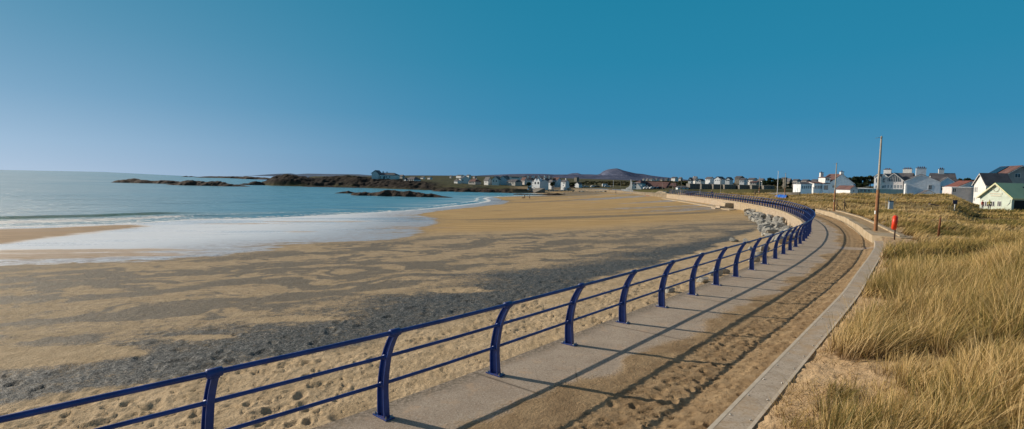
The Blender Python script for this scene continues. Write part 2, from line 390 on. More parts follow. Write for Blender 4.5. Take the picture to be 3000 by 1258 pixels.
def mat_sea():
    m,nt,b,o=mat('sea_water'); g=NT(nt); P=g.pos(); dep=g.attr('depth'); foam=g.attr('foam'); grn=g.attr('green')
    sp=g.n('ShaderNodeSeparateXYZ'); g.l(P,sp.inputs[0])
    n=g.noise(.12,g.scl(P,.25,1.,1),5,.6)
    c=g.mix(g.mr(dep,0,1,smooth=False),(.50,.58,.57),(.14,.34,.42))
    c=g.mix(g.mr(n,.4,.62),c,(.10,.29,.385))
    c=g.mix(g.attr('painted_glare'),c,(.64,.68,.64))  # sun glint and haze painted into the water colour
    c=g.mix(grn,c,(.13,.20,.11))
    ff=g.math('ADD',foam,g.math('ADD',g.math('MULTIPLY',g.math('SUBTRACT',g.noise(1.6,g.scl(P,.5,1.4,1),5,.7),.5),1.1),g.math('MULTIPLY',g.math('SUBTRACT',g.vor(1.8,g.scl(P,.6,1.3,1)),.4),.8)))
    fm=g.math('MULTIPLY',g.mr(ff,.5,.75),g.mr(foam,.02,.12))
    g.l(g.mix(fm,c,(.86,.84,.80)),b.inputs['Base Color'])
    g.l(g.math('ADD',.24,g.math('MULTIPLY',fm,.5)),b.inputs['Roughness']); b.inputs['IOR'].default_value=1.33; b.inputs['Specular IOR Level'].default_value=.45
    w1=g.noise(.8,g.scl(P,.35,1.,1,.05),4,.6,.4); w2=g.noise(3.2,g.scl(P,.5,1.,1,-.1),4,.65); w3=g.noise(.16,g.scl(P,.22,1.,1,.03),3,.6)
    b1=g.bump(w3,.8,1.6); b2=g.bump(w1,.9,.55,b1); b3=g.bump(w2,.9,.13,b2); g.l(b3,b.inputs['Normal'])
    return m
M={}
M['beach']=mat_beach(); M['prom']=mat_prom(); M['land']=mat_land(); M['sea']=mat_sea()
M['islet']=mat_rock('islet_rock',(.020,.014,.011),(.085,.055,.038),(.13,.10,.075))
M['boulder']=mat_rock('boulder_rock',(.25,.24,.215),(.42,.405,.355),(.08,.07,.06),1.5,.12)
M['concrete']=simple('wall_concrete',(.47,.385,.295),(.36,.29,.215),.9,4,.15,.6,60,bdist=.008)
M['coping']=simple('coping_concrete',(.47,.385,.27),(.36,.28,.18),.9,1.5,.15,.5,25,bdist=.02)
# ================================================================== polar helper
def polar(a0,a1,na,r0,r1,nr,p=1.0):
    az=np.radians(np.linspace(a0,a1,na)); r=r0*(r1/r0)**(np.linspace(0,1,nr)**p)
    A,Rr=np.meshgrid(az,r); return Rr*np.sin(A),Rr*np.cos(A),Rr
# ================================================================== beach
X,Y,RR=polar(-66,60,820,3.2,440,640)
zb,dw,dsg,ar=beach_z(X,Y)   # dsg>0 seaward (left of the line)
B1=np.array([atb(*q) for q in [(-900,1400),(-400,1290),(0,1205),(350,1150),(640,1098),(870,1040),(1100,997),(1250,962),(1420,920),(1600,865),(1800,808),(1960,765),(2120,712),(2240,668)]])
B2=np.array([atb(*q) for q in [(-900,1150),(-400,1110),(0,1075),(150,1050),(400,1000),(700,950),(900,905),(1100,865),(1300,825),(1600,780),(1850,738),(2050,700),(2200,664)]])
B3=np.array([atb(*q) for q in [(-900,812),(-500,802),(0,784),(200,781),(400,770),(700,748),(900,719),(1100,708),(1210,697),(1265,680),(1262,668),(1290,655),(1300,640),(1235,628),(1300,617),(1440,603),(1490,597),(1500,590),(1470,584)]])
BG=np.array([atb(*q) for q in [(1180,700),(1350,694),(1500,690),(1700,684),(1900,674),(2100,655),(2230,640)]])   # gold beach beyond this
d1,s1,_=polydist(X,Y,B1); d2,s2,_=polydist(X,Y,B2); d3,s3,_=polydist(X,Y,B3); dg,sg,_=polydist(X,Y,BG)
q1=d1*s1; q2=d2*s2; q3=d3*s3; qg=dg*sg      # positive = seaward/left of line
wx=X+1.5*(fbm(X*.25,Y*.25,3,1)-.5)*4; wy=Y+1.5*(fbm(X*.25+9,Y*.25,3,2)-.5)*4
band=sm(-.5,.7,q1+1.6*(fbm(X*.6,Y*.6,4,4)-.5))*(1-sm(-3.0,3.6,q2+5.*(fbm(X*.22,Y*.3,4,5)-.5)))
# swirling mixed zone
ph=dw*.95+8.5*(fbm(X*.07,Y*.10,3,21)-.5)+4.5*(fbm(X*.25,Y*.25,3,22)-.5)
wu=wx*.94+wy*.34; wv_=-wx*.34+wy*.94
swirl=.5*fbm(wu*.26,wv_*.62,4,23)+.5*fbm(wx*.9,wy*1.5,4,24)+.09*np.sin(ph*.9)
mixz=sm(-1.5,1.5,q2)*sm(-8,2,-q3*1.0-2.)*(1-sm(-4,14,qg))
mixv=.20+sm(.40,.57,swirl)*.62
strk=.22+.66*sm(.40,.66,.65*fbm(X*.07+.03*Y,Y*.40,5,31)+.35*fbm(X*.3,Y*1.2,4,33)+.07*np.sin(Y*.75+5*fbm(X*.05,Y*.05,2,8)))
u=sm(-5,25,X-0.15*Y)
shin=np.maximum(band*(.80+.35*(fbm(X*.8,Y*.8,3,9)-.3)),mixz*((1-u)*mixv+u*strk))
shin=np.maximum(shin,.30*mixz)
# gold beach: only faint dark streaks
goldm=sm(-6,18,qg+14*(fbm(X*.04,Y*.12,4,41)-.5))
shin=np.maximum(shin,goldm*.62*sm(.56,.72,fbm(X*.035,Y*.11,4,44)))*1.
gfl=np.array([atb(*q) for q in [(1520,567),(1640,564),(1760,561),(1800,566),(1760,571),(1640,577),(1560,578),(1510,575)]]); dgf,_,_=polydist(X,Y,np.vstack([gfl,gfl[:1]])); shin=np.maximum(shin,.62*sm(-6,8,np.where(inpoly(X,Y,gfl),dgf,-dgf)))
shin=np.where(d3<2.2,np.maximum(shin,.40*np.exp(-(d3/1.2)**2)*sm(.4,.6,fbm(X*.9,Y*.9,3,47))),shin)
lobe=np.exp(-(((X-atb(60,1045)[0])/3.2)**2+((Y-atb(60,1045)[1])/1.1)**2)); shin*=1-sm(.3,.6,lobe)
for cx_,cy_,ra,rb in ((580,990,1.1,.35),(870,935,1.6,.5),(1330,850,1.4,.7),(330,1040,.9,.25)):
    pc=atb(cx_,cy_); lb=np.exp(-(((X-pc[0])/ra)**2+((Y-pc[1])/rb)**2)); shin*=1-.85*sm(.2,.7,lb+.5*(fbm(X*1.2,Y*1.2,3,49)-.5))
wet=sm(-.4,2.5,q3+2.2*(fbm(X*.35,Y*.5,4,51)-.5))*.95
wet*=1-.55*sm(.35,.7,fbm(X*.06,Y*.22,4,53))*sm(0,10,14-q3)
streaks=.5*sm(.52,.72,.6*fbm(X*.03+.01*Y,Y*.30,4,45)+.4*fbm(X*.12,Y*.9,3,46))*goldm
shin=np.maximum(shin,streaks)
pool=sm(.55,.68,fbm(X*.02,Y*.09,4,55))*goldm*sm(60,120,Y); 
for (px0,py0,ra,rb) in ((1740,583,26,7),(1640,581,16,5),(1960,590,18,4)):
    pc=atb(px0,py0); pool=np.maximum(pool,sm(.35,.75,np.exp(-(((X-pc[0])/ra)**2+((Y-pc[1])/rb)**2))+.35*(fbm(X*.08,Y*.2,3,57)-.5)))
wet=np.maximum(wet,.42*pool*sm(-5,40,X))
spitP=np.array([atb(*q) for q in [(-500,664),(0,671),(150,668),(300,661),(405,658),(412,665),(360,672),(250,684),(160,696),(60,706),(0,714),(-500,740)]])
ds_,_,_=polydist(X,Y,np.vstack([spitP,spitP[:1]])); spit=sm(-1.3,1.3,np.where(inpoly(X,Y,spitP),ds_,-ds_)+3.*(fbm(X*.3,Y*.8,4,58)-.5))
for (px0,py0,ra,rb) in ((920,650,12,1.2),(690,656,6,.9),(780,655,5,.6),(885,680,2.2,.7),(855,678,1.5,.6),(1240,668,5,1.2),(1020,651,3,.6),(100,750,14,2.5),(250,735,10,2)):
    pc=atb(px0,py0); spit=np.maximum(spit,.8*sm(.3,.7,np.exp(-(((X-pc[0])/ra)**2+((Y-pc[1])/rb)**2))+.5*(fbm(X*.4,Y*1.2,3,59)-.5)))
foot=(1-sm(-.6,1.0,q1))*(1-sm(60,110,RR))
# relief
z=zb.copy()
det=np.clip(1-RR/90,0,1)
fden=sm(.38,.58,fbm(X*.5,Y*.5,3,66))
z+=foot*det*(.06*craters(X,Y,.72,61,.16,.42,.75)*(.35+.65*fden)+.05*craters(X,Y,.37,65,.15,.42,.75)*fden+.02*craters(X,Y,.17,69,.2,.45,.6)+.08*(fbm(X*1.3,Y*1.3,4,67)-.5)+.02*(fbm(X*9,Y*9,3,68)-.5))
z+=det*band*(.05*(fbm(X*4,Y*4,4,71)-.5)+.025*(vnoise(X*22,Y*22,73)-.5))
z+=det*mixz*.05*(fbm(X*2.2,Y*2.2,4,75)-.5)
z+=det*band*.05*craters(X,Y,.8,77,prob=.5)
z+=.12*(fbm(X*.12,Y*.2,3,79)-.5)*sm(2,20,dw)*sm(0.5,6,np.abs(dsg))
seaside=(dsg>-.7)
wl_sg=polydist(X,Y,WL)[1]
inwater=(wl_sg>0)&(dw>1.5)
z=np.where(wl_sg>0,SEA-.02-.05*dw,z)
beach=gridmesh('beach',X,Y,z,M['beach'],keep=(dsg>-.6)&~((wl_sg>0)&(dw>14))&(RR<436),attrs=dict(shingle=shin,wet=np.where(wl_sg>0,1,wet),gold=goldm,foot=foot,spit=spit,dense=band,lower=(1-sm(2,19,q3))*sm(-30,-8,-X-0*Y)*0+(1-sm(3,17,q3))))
tag(beach,kind='structure')
# ================================================================== sea
X,Y,RR=polar(-70,24,520,36,30000,760,1.0)
dwl,swl,_=polydist(X,Y,WL); off=dwl*swl
oa=np.where(off>0,off,0)
pxx=1500+1600*X/Y
lf=sm(1350,300,pxx); l2=sm(900,350,pxx)
wob=off+1.5*(fbm(X*.035,Y*.02,3,81)-.5)*3
z=np.full(X.shape,SEA,float)
fall=np.exp(-RR/450.)
def crest(o,c0,wf,wb): return np.where(o>c0,np.exp(-((o-c0)/wb)**2),np.exp(-((o-c0)/wf)**2))
amp1=.42*sm(700,430,pxx)*sm(-400,30,pxx)*(.8+.4*vnoise(X*.05,Y*.01,83))
z+=crest(wob,19,.9,4)*amp1*.95
z+=crest(wob,9.5,.6,2.5)*.24*lf+crest(wob,4,.4,1.6)*.10
z+=.085*np.sin(wob*.62+1.5*fbm(X*.03,Y*.03,2,84)*3)*sm(22,30,off)*fall*(.4+1.1*fbm(X*.03,Y*.01,2,86))+.09*fall*(fbm(X*.10,Y*.5,4,85)-.5)*2+.16*np.maximum(0,np.sin(wob*.21+2*fbm(X*.01,Y*.02,2,89)))**5*sm(26,40,off)*fall
foam=np.zeros_like(X)
foam=np.maximum(foam,np.exp(-((off-.6)/1.3)**2)*.85)
foam=np.maximum(foam,.7*np.exp(-((wob-11.6)/.5)**2)*sm(1250,700,pxx))
foam=np.maximum(foam,.62*np.exp(-((wob-14.2)/.4)**2)*sm(1100,600,pxx))
foam=np.maximum(foam,np.exp(-((wob-3.2)/.7)**2)*.62*sm(1600,900,pxx))
foam=np.maximum(foam,(np.exp(-((wob-8.9)/.9)**2)*.95+np.exp(-((wob-7.4)/1.2)**2)*.55)*lf*sm(700,430,pxx))
foam=np.maximum(foam,np.exp(-((wob-6)/.8)**2)*.5*lf)
foam=np.maximum(foam,.52*sm(.62,.75,fbm(X*.1,Y*.35,4,87))*sm(12,1,off))
foam=np.maximum(foam,.6*(pxx>1330)*np.exp(-((off-2.)/1.2)**2)*0)
# ragged foam line following the curve of the small cove
foam=np.maximum(foam,.66*sm(1150,1300,pxx)*np.exp(-((wob-4.5)/.9)**2))
gv=np.exp(-((wob-18)/1.3)**2)*sm(620,400,pxx)*.9+np.exp(-((wob-13)/5)**2)*.25*lf
dep=sm(0,26,off)
z=np.where(off<.0,SEA-.0+off*.05,z)
sea=gridmesh('sea',X,Y,z,M['sea'],keep=(off>-1.0)|(RR>500),attrs=dict(foam=foam,green=gv,depth=dep,painted_glare=sm(950,-150,pxx)*(.65+.5*fbm(X*.02,Y*.03,4,90))))  # last attribute pales the sea leftwards in place of sun glare
tag(sea,kind='structure')
# ================================================================== promenade slab
Rn=np.gradient(RAIL,axis=0); Rn/=np.linalg.norm(Rn,axis=1)[:,None]
RS=np.r_[0,np.cumsum(np.linalg.norm(np.diff(RAIL,axis=0),axis=1))]; RLEN=RS[-1]
def rail_pt(s,d=0.):
    """point at arclength s, d metres inland of the railing"""
    x=np.interp(s,RS,RAIL[:,0]); y=np.interp(s,RS,RAIL[:,1]); tx=np.interp(s,RS,Rn[:,0]); ty=np.interp(s,RS,Rn[:,1])
    return x+ty*d,y-tx*d
def rail_ang(s): return math.atan2(np.interp(s,RS,Rn[:,1]),np.interp(s,RS,Rn[:,0]))
S0=10.3   # arclength abreast of the first post whose foot is in view
ss=[0.]
while ss[-1]<RLEN:
    k=ss[-1]; ss.append(k+(.03 if 6<k<22 else .06 if k<6 or k<34 else .12 if k<55 else .5))
ss=np.array(ss); ss[-1]=RLEN
dd=np.r_[np.arange(-.32,.4,.08),np.arange(.4,3.75,.035)]
Sg,Dg=np.meshgrid(ss,dd,indexing='ij'); X,Y=rail_pt(Sg,Dg)
sb_=np.interp(Sg,[0,11,14,18,24,30,38,44,50,60,90],[.85,1.0,1.15,1.3,1.4,1.5,1.55,1.6,1.55,1.3,1.2])   # where sand starts
edge_n=(fbm(X*.8,Y*.8,4,101)-.5)*1.1
sandm=sm(-.12,.3,Dg-sb_+edge_n*.8)
pale=np.exp(-(((Sg-39.5)/1.6)**2))*sm(3.6,2.4,Dg)*sm(1.,1.6,Dg)*0+np.exp(-((Sg-37.6-.25*(Dg-2.))/.9)**2)*sm(.8,1.5,Dg)
sandm*=1-.75*sm(.3,.8,pale)
thick=sandm*(.012+.11*sm(.6,2.2,Dg-sb_)*(.55+.6*fbm(Sg*.3,Dg*.6,3,103)))+sandm*.10*sm(2.6,3.3,Dg)
tramp=sm(.35,1.1,Dg-sb_+.5*(fbm(X*.5,Y*.5,2,105)-.5))*sandm
fine=.045*craters(X,Y,.27,107,.16,.42,.85)+.032*craters(X,Y,.15,111,.2,.45,.8)+.035*(fbm(X*7,Y*7,3,113)-.5)
rut=.22*sum(-.045*np.exp(-((Dg-c0-.10*(fbm(Sg*.12,Sg*0+q,2,q)-.5)*2)/.07)**2)+.03*np.exp(-((Dg-c0-.13-.10*(fbm(Sg*.12,Sg*0+q,2,q)-.5)*2)/.06)**2) for c0,q in ((1.95,131),(2.2,132),(2.75,133),(2.98,134)))*sm(9,16,Sg)*sandm*(.3+.9*fbm(Sg*.4,Dg*.2,2,135))
z=thick+rut+tramp*fine*.80*np.clip(1.25-Sg/75,.25,1)+sandm*.010*(fbm(X*10,Y*10,3,115)-.5)*2+.004*(fbm(X*.5,Y*.5,2,117)-.5)
edge=sm(.0,-.3,Dg-.15*(fbm(X*1.5,Y*1.5,3,119)-.2))*.9
jt=np.clip(1-np.abs(((Sg+1.1)%4.)-2.)/.035,0,1)
prom=gridmesh('promenade',X,Y,z,M['prom'],attrs=dict(sand=sandm,edge=edge,joint=jt,drift=sandm*.55+.45*sm(-.75,.45,Dg-sb_+edge_n)*(1-.8*sm(.3,.8,pale)))); tag(prom,kind='structure')
# ---------------------------------------------------------------- profile sweep
def sweep(name,L,prof,m,parent=None,smooth=False,cap=True,zoff=None):
    """L: Nx2 line, prof: (d to the right of travel, z)"""
    L=np.asarray(L,float); T=np.gradient(L,axis=0); T/=np.linalg.norm(T,axis=1)[:,None]
    n=len(prof); V_=[]
    for i in range(len(L)):
        zo=0 if zoff is None else zoff[i]
        for d,z_ in prof: V_.append((L[i,0]+T[i,1]*d,L[i,1]-T[i,0]*d,z_+(zo if not isinstance(z_,np.ndarray) else 0)))
    mb=MB(); fs=[]
    for i in range(len(L)-1):
        for k in range(n): fs.append((i*n+k,i*n+(k+1)%n,(i+1)*n+(k+1)%n,(i+1)*n+k))
    if cap: fs+=[tuple(range(n)),tuple(range(len(L)*n-1,(len(L)-1)*n-1,-1))]
    mb.add(V_,fs); return mb.build(name,m,parent,smooth)
def mat_seawall():
    m,nt,b,o=mat('sea_wall_stone'); g=NT(nt); P=g.pos()
    v=g.scl(P,1,1,1.6); e=g.vor(4.5,v,'DISTANCE_TO_EDGE'); c0=g.vor(4.5,v,out='Color'); s_=g.n('ShaderNodeSeparateColor'); g.l(c0,s_.inputs[0])
    c=g.mix(s_.outputs[0],(.34,.25,.17),(.52,.42,.31)); c=g.mix(g.mr(e,.02,.12,1,0),c,(.50,.43,.33))
    sp=g.n('ShaderNodeSeparateXYZ'); g.l(P,sp.inputs[0])
    ren=g.mr(g.math('ADD',sp.outputs[1],g.math('MULTIPLY',g.noise(.3,P),3)),77,82)       # rendered stretch beyond the curve
    ren=g.math('MULTIPLY',ren,g.mr(sp.outputs[1],98,95))
    c=g.mix(ren,c,g.mix(g.mr(g.noise(.8,P,6,.7),.35,.65),(.46,.36,.24),(.40,.33,.23)))
    c=g.mix(g.math('MULTIPLY',g.mr(g.noise(1.6,g.scl(P,1,1,.2),4,.7),.5,.7),.5),c,(.26,.20,.14))
    g.l(c,b.inputs['Base Color']); b.inputs['Roughness'].default_value=.95; b.inputs['Specular IOR Level'].default_value=.1
    g.l(g.bump(g.mr(e,0,.15),.6,.05),b.inputs['Normal']); return m
M['seawall']=mat_seawall()
sw=empty('sea_wall',(RAIL[0][0],RAIL[0][1],0)); tag(sw,'long curving stone faced sea wall carrying the promenade and its blue railing','sea wall')
def rel(o,root):
    o.parent=root; o.matrix_parent_inverse=Matrix.Translation(root.location).inverted() if root.rotation_euler.z==0 else root.matrix_world.inverted(); return o
Lr=RAIL[::2]
rel(sweep('wall_face',Lr,[(-.25,-.12),(-.27,-1.2),(-.31,-3.2),(.25,-3.2),(.25,-.12)],M['seawall']),sw)
rel(sweep('coping',Lr,[(-.29,-.006),(-.335,-.03),(-.335,-.17),(-.25,-.19),(.2,-.19),(.2,-.006)],M['coping']),sw)
FWL=np.vstack([RAIL[-1:],FARW[1:]]); fwz=np.interp(np.arange(len(FWL))/len(FWL),[0,.3,.6,1],[0,-1.0,-1.7,-2.0])
fw=tag(empty('sea_wall',(FWL[5][0],FWL[5][1],0)),'low far sea wall below the car park and slate roofed pub','sea wall')
M['farwall']=simple('far_wall_masonry',(.30,.245,.175),(.20,.165,.12),.95,.5,.1,.5,3,bdist=.05)
rel(sweep('wall_face',FWL,[(-.25,-.2),(-.35,-5),(.3,-5),(.3,-.2)],M['farwall'],zoff=fwz),fw)
rel(sweep('coping',FWL,[(-.32,.0),(-.34,-.25),(.5,-.25),(.5,.0)],M['farwall'],zoff=fwz),fw)
# buttress blocks / steps against the wall, slipway groynes
def block_steps(px,py,rz,label,w=3.2,group=None,sc_=1.,zb_=-1.6):
    p=at(px,py,-.2); t=empty('wall_buttress',(p[0],p[1],zb_),rz); tag(t,label,'buttress')
    MB().prism([(-.9*sc_,0),(.9*sc_,0),(.7*sc_,1.35),(-.7*sc_,1.35)],-w*.5,w*.5).build('upper_block',M['coping'],t,bevel=.03)
    MB().box(-1.7*sc_,-.85*sc_,-w*.55,w*.5,0,.75).build('lower_step',M['concrete'],t,bevel=.03)
    MB().box(-2.5*sc_,-1.68*sc_,-w*.55,w*.45,0,.38).build('bottom_step',M['concrete'],t,bevel=.03)
    return t
a=rail_pt(0,0)
def along(px):   # arclength on railing where it is seen at image column px
    q=1500+1600*RAIL[:,0]/RAIL[:,1]; i=len(q)-1-int(np.argmin(np.abs(q[::-1]-px)+ (np.arange(len(q))[::-1]<80)*9999)); return RS[i]
s_b=along(2146); x_,y_=rail_pt(s_b,-1.0)
t=block_steps(2146,597,0,'concrete buttress block with steps against the curved sea wall'); t.location=(x_,y_,-1.75); t.rotation_euler.z=rail_ang(s_b)-math.pi/2
# ================================================================== low walls on the land side
WN=np.array([(-5.35,-3.76),(2.09,5.65),(8.29,13.49),(10.8,16.9),(13.47,20.48),(16.4,24.5),(18.0,27.0)])
WNs=smoothline(WN,.5,6)
def mat_lowwall():
    m,nt,b,o=mat('low_wall_concrete'); g=NT(nt); P=g.pos()
    n=g.noise(3.,P,5,.65); v=g.vor(55.,P,out='Color'); s_=g.n('ShaderNodeSeparateColor'); g.l(v,s_.inputs[0])
    c=g.mix(g.mr(n,.35,.65),(.50,.42,.33),(.40,.33,.255)); c=g.mix(g.math('MULTIPLY',g.mr(s_.outputs[0],.6,1),.45),c,(.62,.55,.45)); c=g.mix(g.math('MULTIPLY',g.mr(s_.outputs[1],.8,1),.6),c,(.20,.16,.12))
    c=g.mix(g.mr(g.noise(1.2,P,6,.75),.46,.66,0,.85),c,(.47,.34,.21)); c=g.mix(g.mr(g.noise(.6,P,6,.8),.55,.7,0,.5),c,(.24,.19,.14))
    g.l(c,b.inputs['Base Color']); b.inputs['Roughness'].default_value=.9; b.inputs['Specular IOR Level'].default_value=.15; g.l(g.bump(g.noise(80.,P,4,.7),.4,.008),b.inputs['Normal']); return m
M['lowwall']=mat_lowwall()
M['lip']=simple('wall_edge_concrete',(.62,.54,.43),(.54,.46,.35),.9,6,.15,.3,60,bdist=.005)
M['steel']=simple('galvanised_stud',(.55,.54,.50),(.4,.4,.38),.3,9,.5,metal=.9)
nw=empty('promenade_wall',(0,0,0)); tag(nw,'low flat topped concrete wall with steel studs along the dune grass','wall')
sweep('wall_body',WNs,[(0,.37),(0,-.2),(.365,-.2),(.365,.37)],M['lowwall'],nw)
sweep('edge_strip',WNs,[(-.004,.372),(-.004,.30),(.045,.372)],M['lip'],nw)
sweep('edge_strip',WNs,[(.33,.372),(.369,.30),(.369,.372)],M['lip'],nw)
stud=MB(); stud.tube([(0,0,0),(0,0,.010),(0,0,.016)],[.010,.010,.004],8); sme=stud.mesh('stud',M['steel'],True)
wl_=resample(WNs,.74)
for i in range(len(wl_)-1):
    T=wl_[i+1]-wl_[i]; T/=np.linalg.norm(T)
    for d in (.08,.30):
        if d>.3 and i%1: continue
        p=wl_[i]+np.array([T[1],-T[0]])*d
        if p[1]>3: 
            o=bpy.data.objects.new('stud',sme); col.objects.link(o); o.parent=nw; o.location=(p[0],p[1],.37)
# raised terrace wall further on: front block wall, sand filled top, rear kerb
UF=smoothline([(18.7,28.2),(19.8,30.3),(23.9,38.1),(27.6,45.5),(31.2,53.9),(33.4,60.2)],.6,2)
uw=empty('terrace_wall',(0,0,0)); tag(uw,'cream jointed block wall bounding the promenade beyond the near lamp post','wall')
seg=[(0,8),(8,16),(16,24),(24,32),(32,40),(40,48),(48,len(UF))]
for i,(a_,b_) in enumerate(seg):
    if a_>=len(UF)-2: break
    Q=UF[a_:min(b_+1,len(UF))].copy(); v=Q[-1]-Q[-2]; Q[-1]=Q[-2]+v*.94
    zo=np.full(len(Q),.04*(i%2)); sweep('wall_panel',Q,[(0,.52),(0,-.1),(.34,-.1),(.34,.52)],M['coping'],uw,zoff=zo)
sweep('sea_front_walk',FWL,[(.45,-.02),(.45,-.3),(5.,-.3),(5.,-.02)],M['prom'],zoff=fwz)['kind']='structure'
UR=np.array([(p[0],p[1]) for p in UF]); T=np.gradient(UR,axis=0); T/=np.linalg.norm(T,axis=1)[:,None]; UR=UR+np.stack([T[:,1],-T[:,0]],1)*1.15
sweep('rear_kerb',UR,[(0,.60),(0,.2),(.22,.2),(.22,.60)],M['coping'],uw)
M['sandfill']=simple('blown_sand',(.44,.32,.19),(.33,.23,.13),.95,2,.1,.8,9,bdist=.06)
sweep('sand_fill',UF,[(.3,.50),(.3,.3),(1.2,.3),(1.2,.52)],M['sandfill'],uw)
MB().add([(18.7,28.2,-.05),(19.3,27.0,-.05),(23.2,27.5,-.05),(23.4,28.9,-.05),(19.9,30.0,-.05),(18.7,28.2,.54),(19.3,27.0,.54),(23.2,27.5,.54),(23.4,28.9,.54),(19.9,30.0,.54)],
   [(5,6,7,8,9),(0,5,9,4),(0,1,6,5),(1,2,7,6),(2,3,8,7),(3,4,9,8)]).build('end_block',M['coping'],uw)
# ================================================================== railing
def mat_blue():
    m,nt,b,o=mat('blue_gloss_paint'); g=NT(nt); P=g.obj()
    c=g.mix(g.mr(g.noise(3.,P,4,.6),.35,.65),(.010,.040,.19),(.018,.062,.28)); c=g.mix(g.mr(g.noise(40.,P,3,.7),.68,.74),c,(.10,.07,.05))
    g.l(c,b.inputs['Base Color']); c2=g.noise(2.2,P,5,.7); g.l(g.mr(c2,.3,.7,.28,.6),b.inputs['Roughness']); b.inputs['Specular IOR Level'].default_value=.5; b.inputs['Coat Weight'].default_value=.1
    sp=g.n('ShaderNodeSeparateXYZ'); g.l(P,sp.inputs[0]); rust=g.math('MULTIPLY',g.mr(sp.outputs[2],.0,.10,1,0),g.mr(g.noise(30.,P,4,.7),.50,.62)); cc=g.mix(g.math('MULTIPLY',rust,.7),c,(.16,.07,.035)); cc=g.mix(g.math('MULTIPLY',g.mr(g.noise(9.,P,5,.75),.56,.70),.22),cc,(.12,.18,.34)); g.l(cc,b.inputs['Base Color'])
    g.l(g.bump(g.noise(60.,P,3,.6),.12,.004),b.inputs['Normal']); return m
M['blue']=mat_blue()
OFFS=[(0,.0),(.15,-.012),(.30,-.02),(.42,-.018),(.55,.0),(.68,.025),(.785,.052),(.90,.098),(1.0,.150),(1.06,.188),(1.10,.215)]
def off_at(z): return float(np.interp(z,[a for a,_ in OFFS],[b for _,b in OFFS]))
def post_mesh(full):
    mb=MB()
    zs=[a for a,_ in OFFS]; zs[0]=.015
    # local x = inland, y = along the rail
    def plate(x0f,x1f,y0,y1):
        n=len(zs); vs=[]
        for z_ in zs:
            o_=off_at(z_); w=.075-.022*z_; vs+=[(o_+x0f*w+(0.012 if x0f>0 else 0)*-1,y0,z_),(o_+x1f*w,y0,z_),(o_+x1f*w,y1,z_),(o_+x0f*w-(0.012 if x0f>0 else 0),y1,z_)]
        fs=[]
        for i in range(n-1):
            for k in range(4): fs.append((i*4+k,i*4+(k+1)%4,(i+1)*4+(k+1)%4,(i+1)*4+k))
        fs+=[(0,3,2,1),((n-1)*4,(n-1)*4+1,(n-1)*4+2,(n-1)*4+3)]
        mb.add(vs,fs)
    n=len(zs)
    def flange(sgn):
        vs=[]
        for z_ in zs:
            o_=off_at(z_); w=.076-.024*z_; xo=o_+sgn*w; xi=o_+sgn*(w-.013); hw=.042-.008*z_
            vs+=[(xi,-hw,z_),(xo,-hw,z_),(xo,hw,z_),(xi,hw,z_)]
        fs=[]
        for i in range(n-1):
            for k in range(4): fs.append((i*4+k,i*4+(k+1)%4,(i+1)*4+(k+1)%4,(i+1)*4+k))
        fs+=[(0,3,2,1),((n-1)*4,(n-1)*4+1,(n-1)*4+2,(n-1)*4+3)]; mb.add(vs,fs)
    flange(1); flange(-1)
    vs=[]
    for z_ in zs:
        o_=off_at(z_); w=.066-.024*z_; vs+=[(o_-w,-.006,z_),(o_+w,-.006,z_),(o_+w,.006,z_),(o_-w,.006,z_)]
    fs=[]
    for i in range(n-1):
        for k in range(4): fs.append((i*4+k,i*4+(k+1)%4,(i+1)*4+(k+1)%4,(i+1)*4+k))
    mb.add(vs,fs)
    if not full:
        mb.box(-.14,.14,-.065,.065,0,.016)
        mb.tube([(.225,-.07,1.125),(.225,.07,1.125)],.045,8)
    return mb
post_near=post_mesh(True).mesh('post',M['blue']); post_far=post_mesh(False).mesh('post',M['blue'])
plate_me=MB().box(-.145,.145,-.068,.068,0.002,.018).mesh('base_plate',M['blue'],bevel=.003)
bolt=MB(); bolt.tube([(0,0,.018),(0,0,.03)],.015,6); bolt.tube([(0,0,.03),(0,0,.05)],.008,6); bolt_me=bolt.mesh('bolt',M['steel'])
cl=MB(); cl.tube([(.225,-.075,1.125),(.225,-.066,1.125),(.225,.066,1.125),(.225,.075,1.125)],[.033,.046,.046,.033],14); cl.box(.19,.255,-.04,.04,1.075,1.115); collar_me=cl.mesh('rail_collar',M['blue'],True)
sleeves=[]
for z_ in (.42,.785):
    o_=off_at(z_); sleeves.append(MB().tube([(o_,-.045,z_),(o_,.045,z_)],.031,10).mesh('rail_sleeve',M['blue'],True))
rail_root=empty('promenade_railing',(RAIL[0][0],RAIL[0][1],0)); tag(rail_root,'dark blue painted steel railing with curved posts and three rails along the promenade edge','railing')
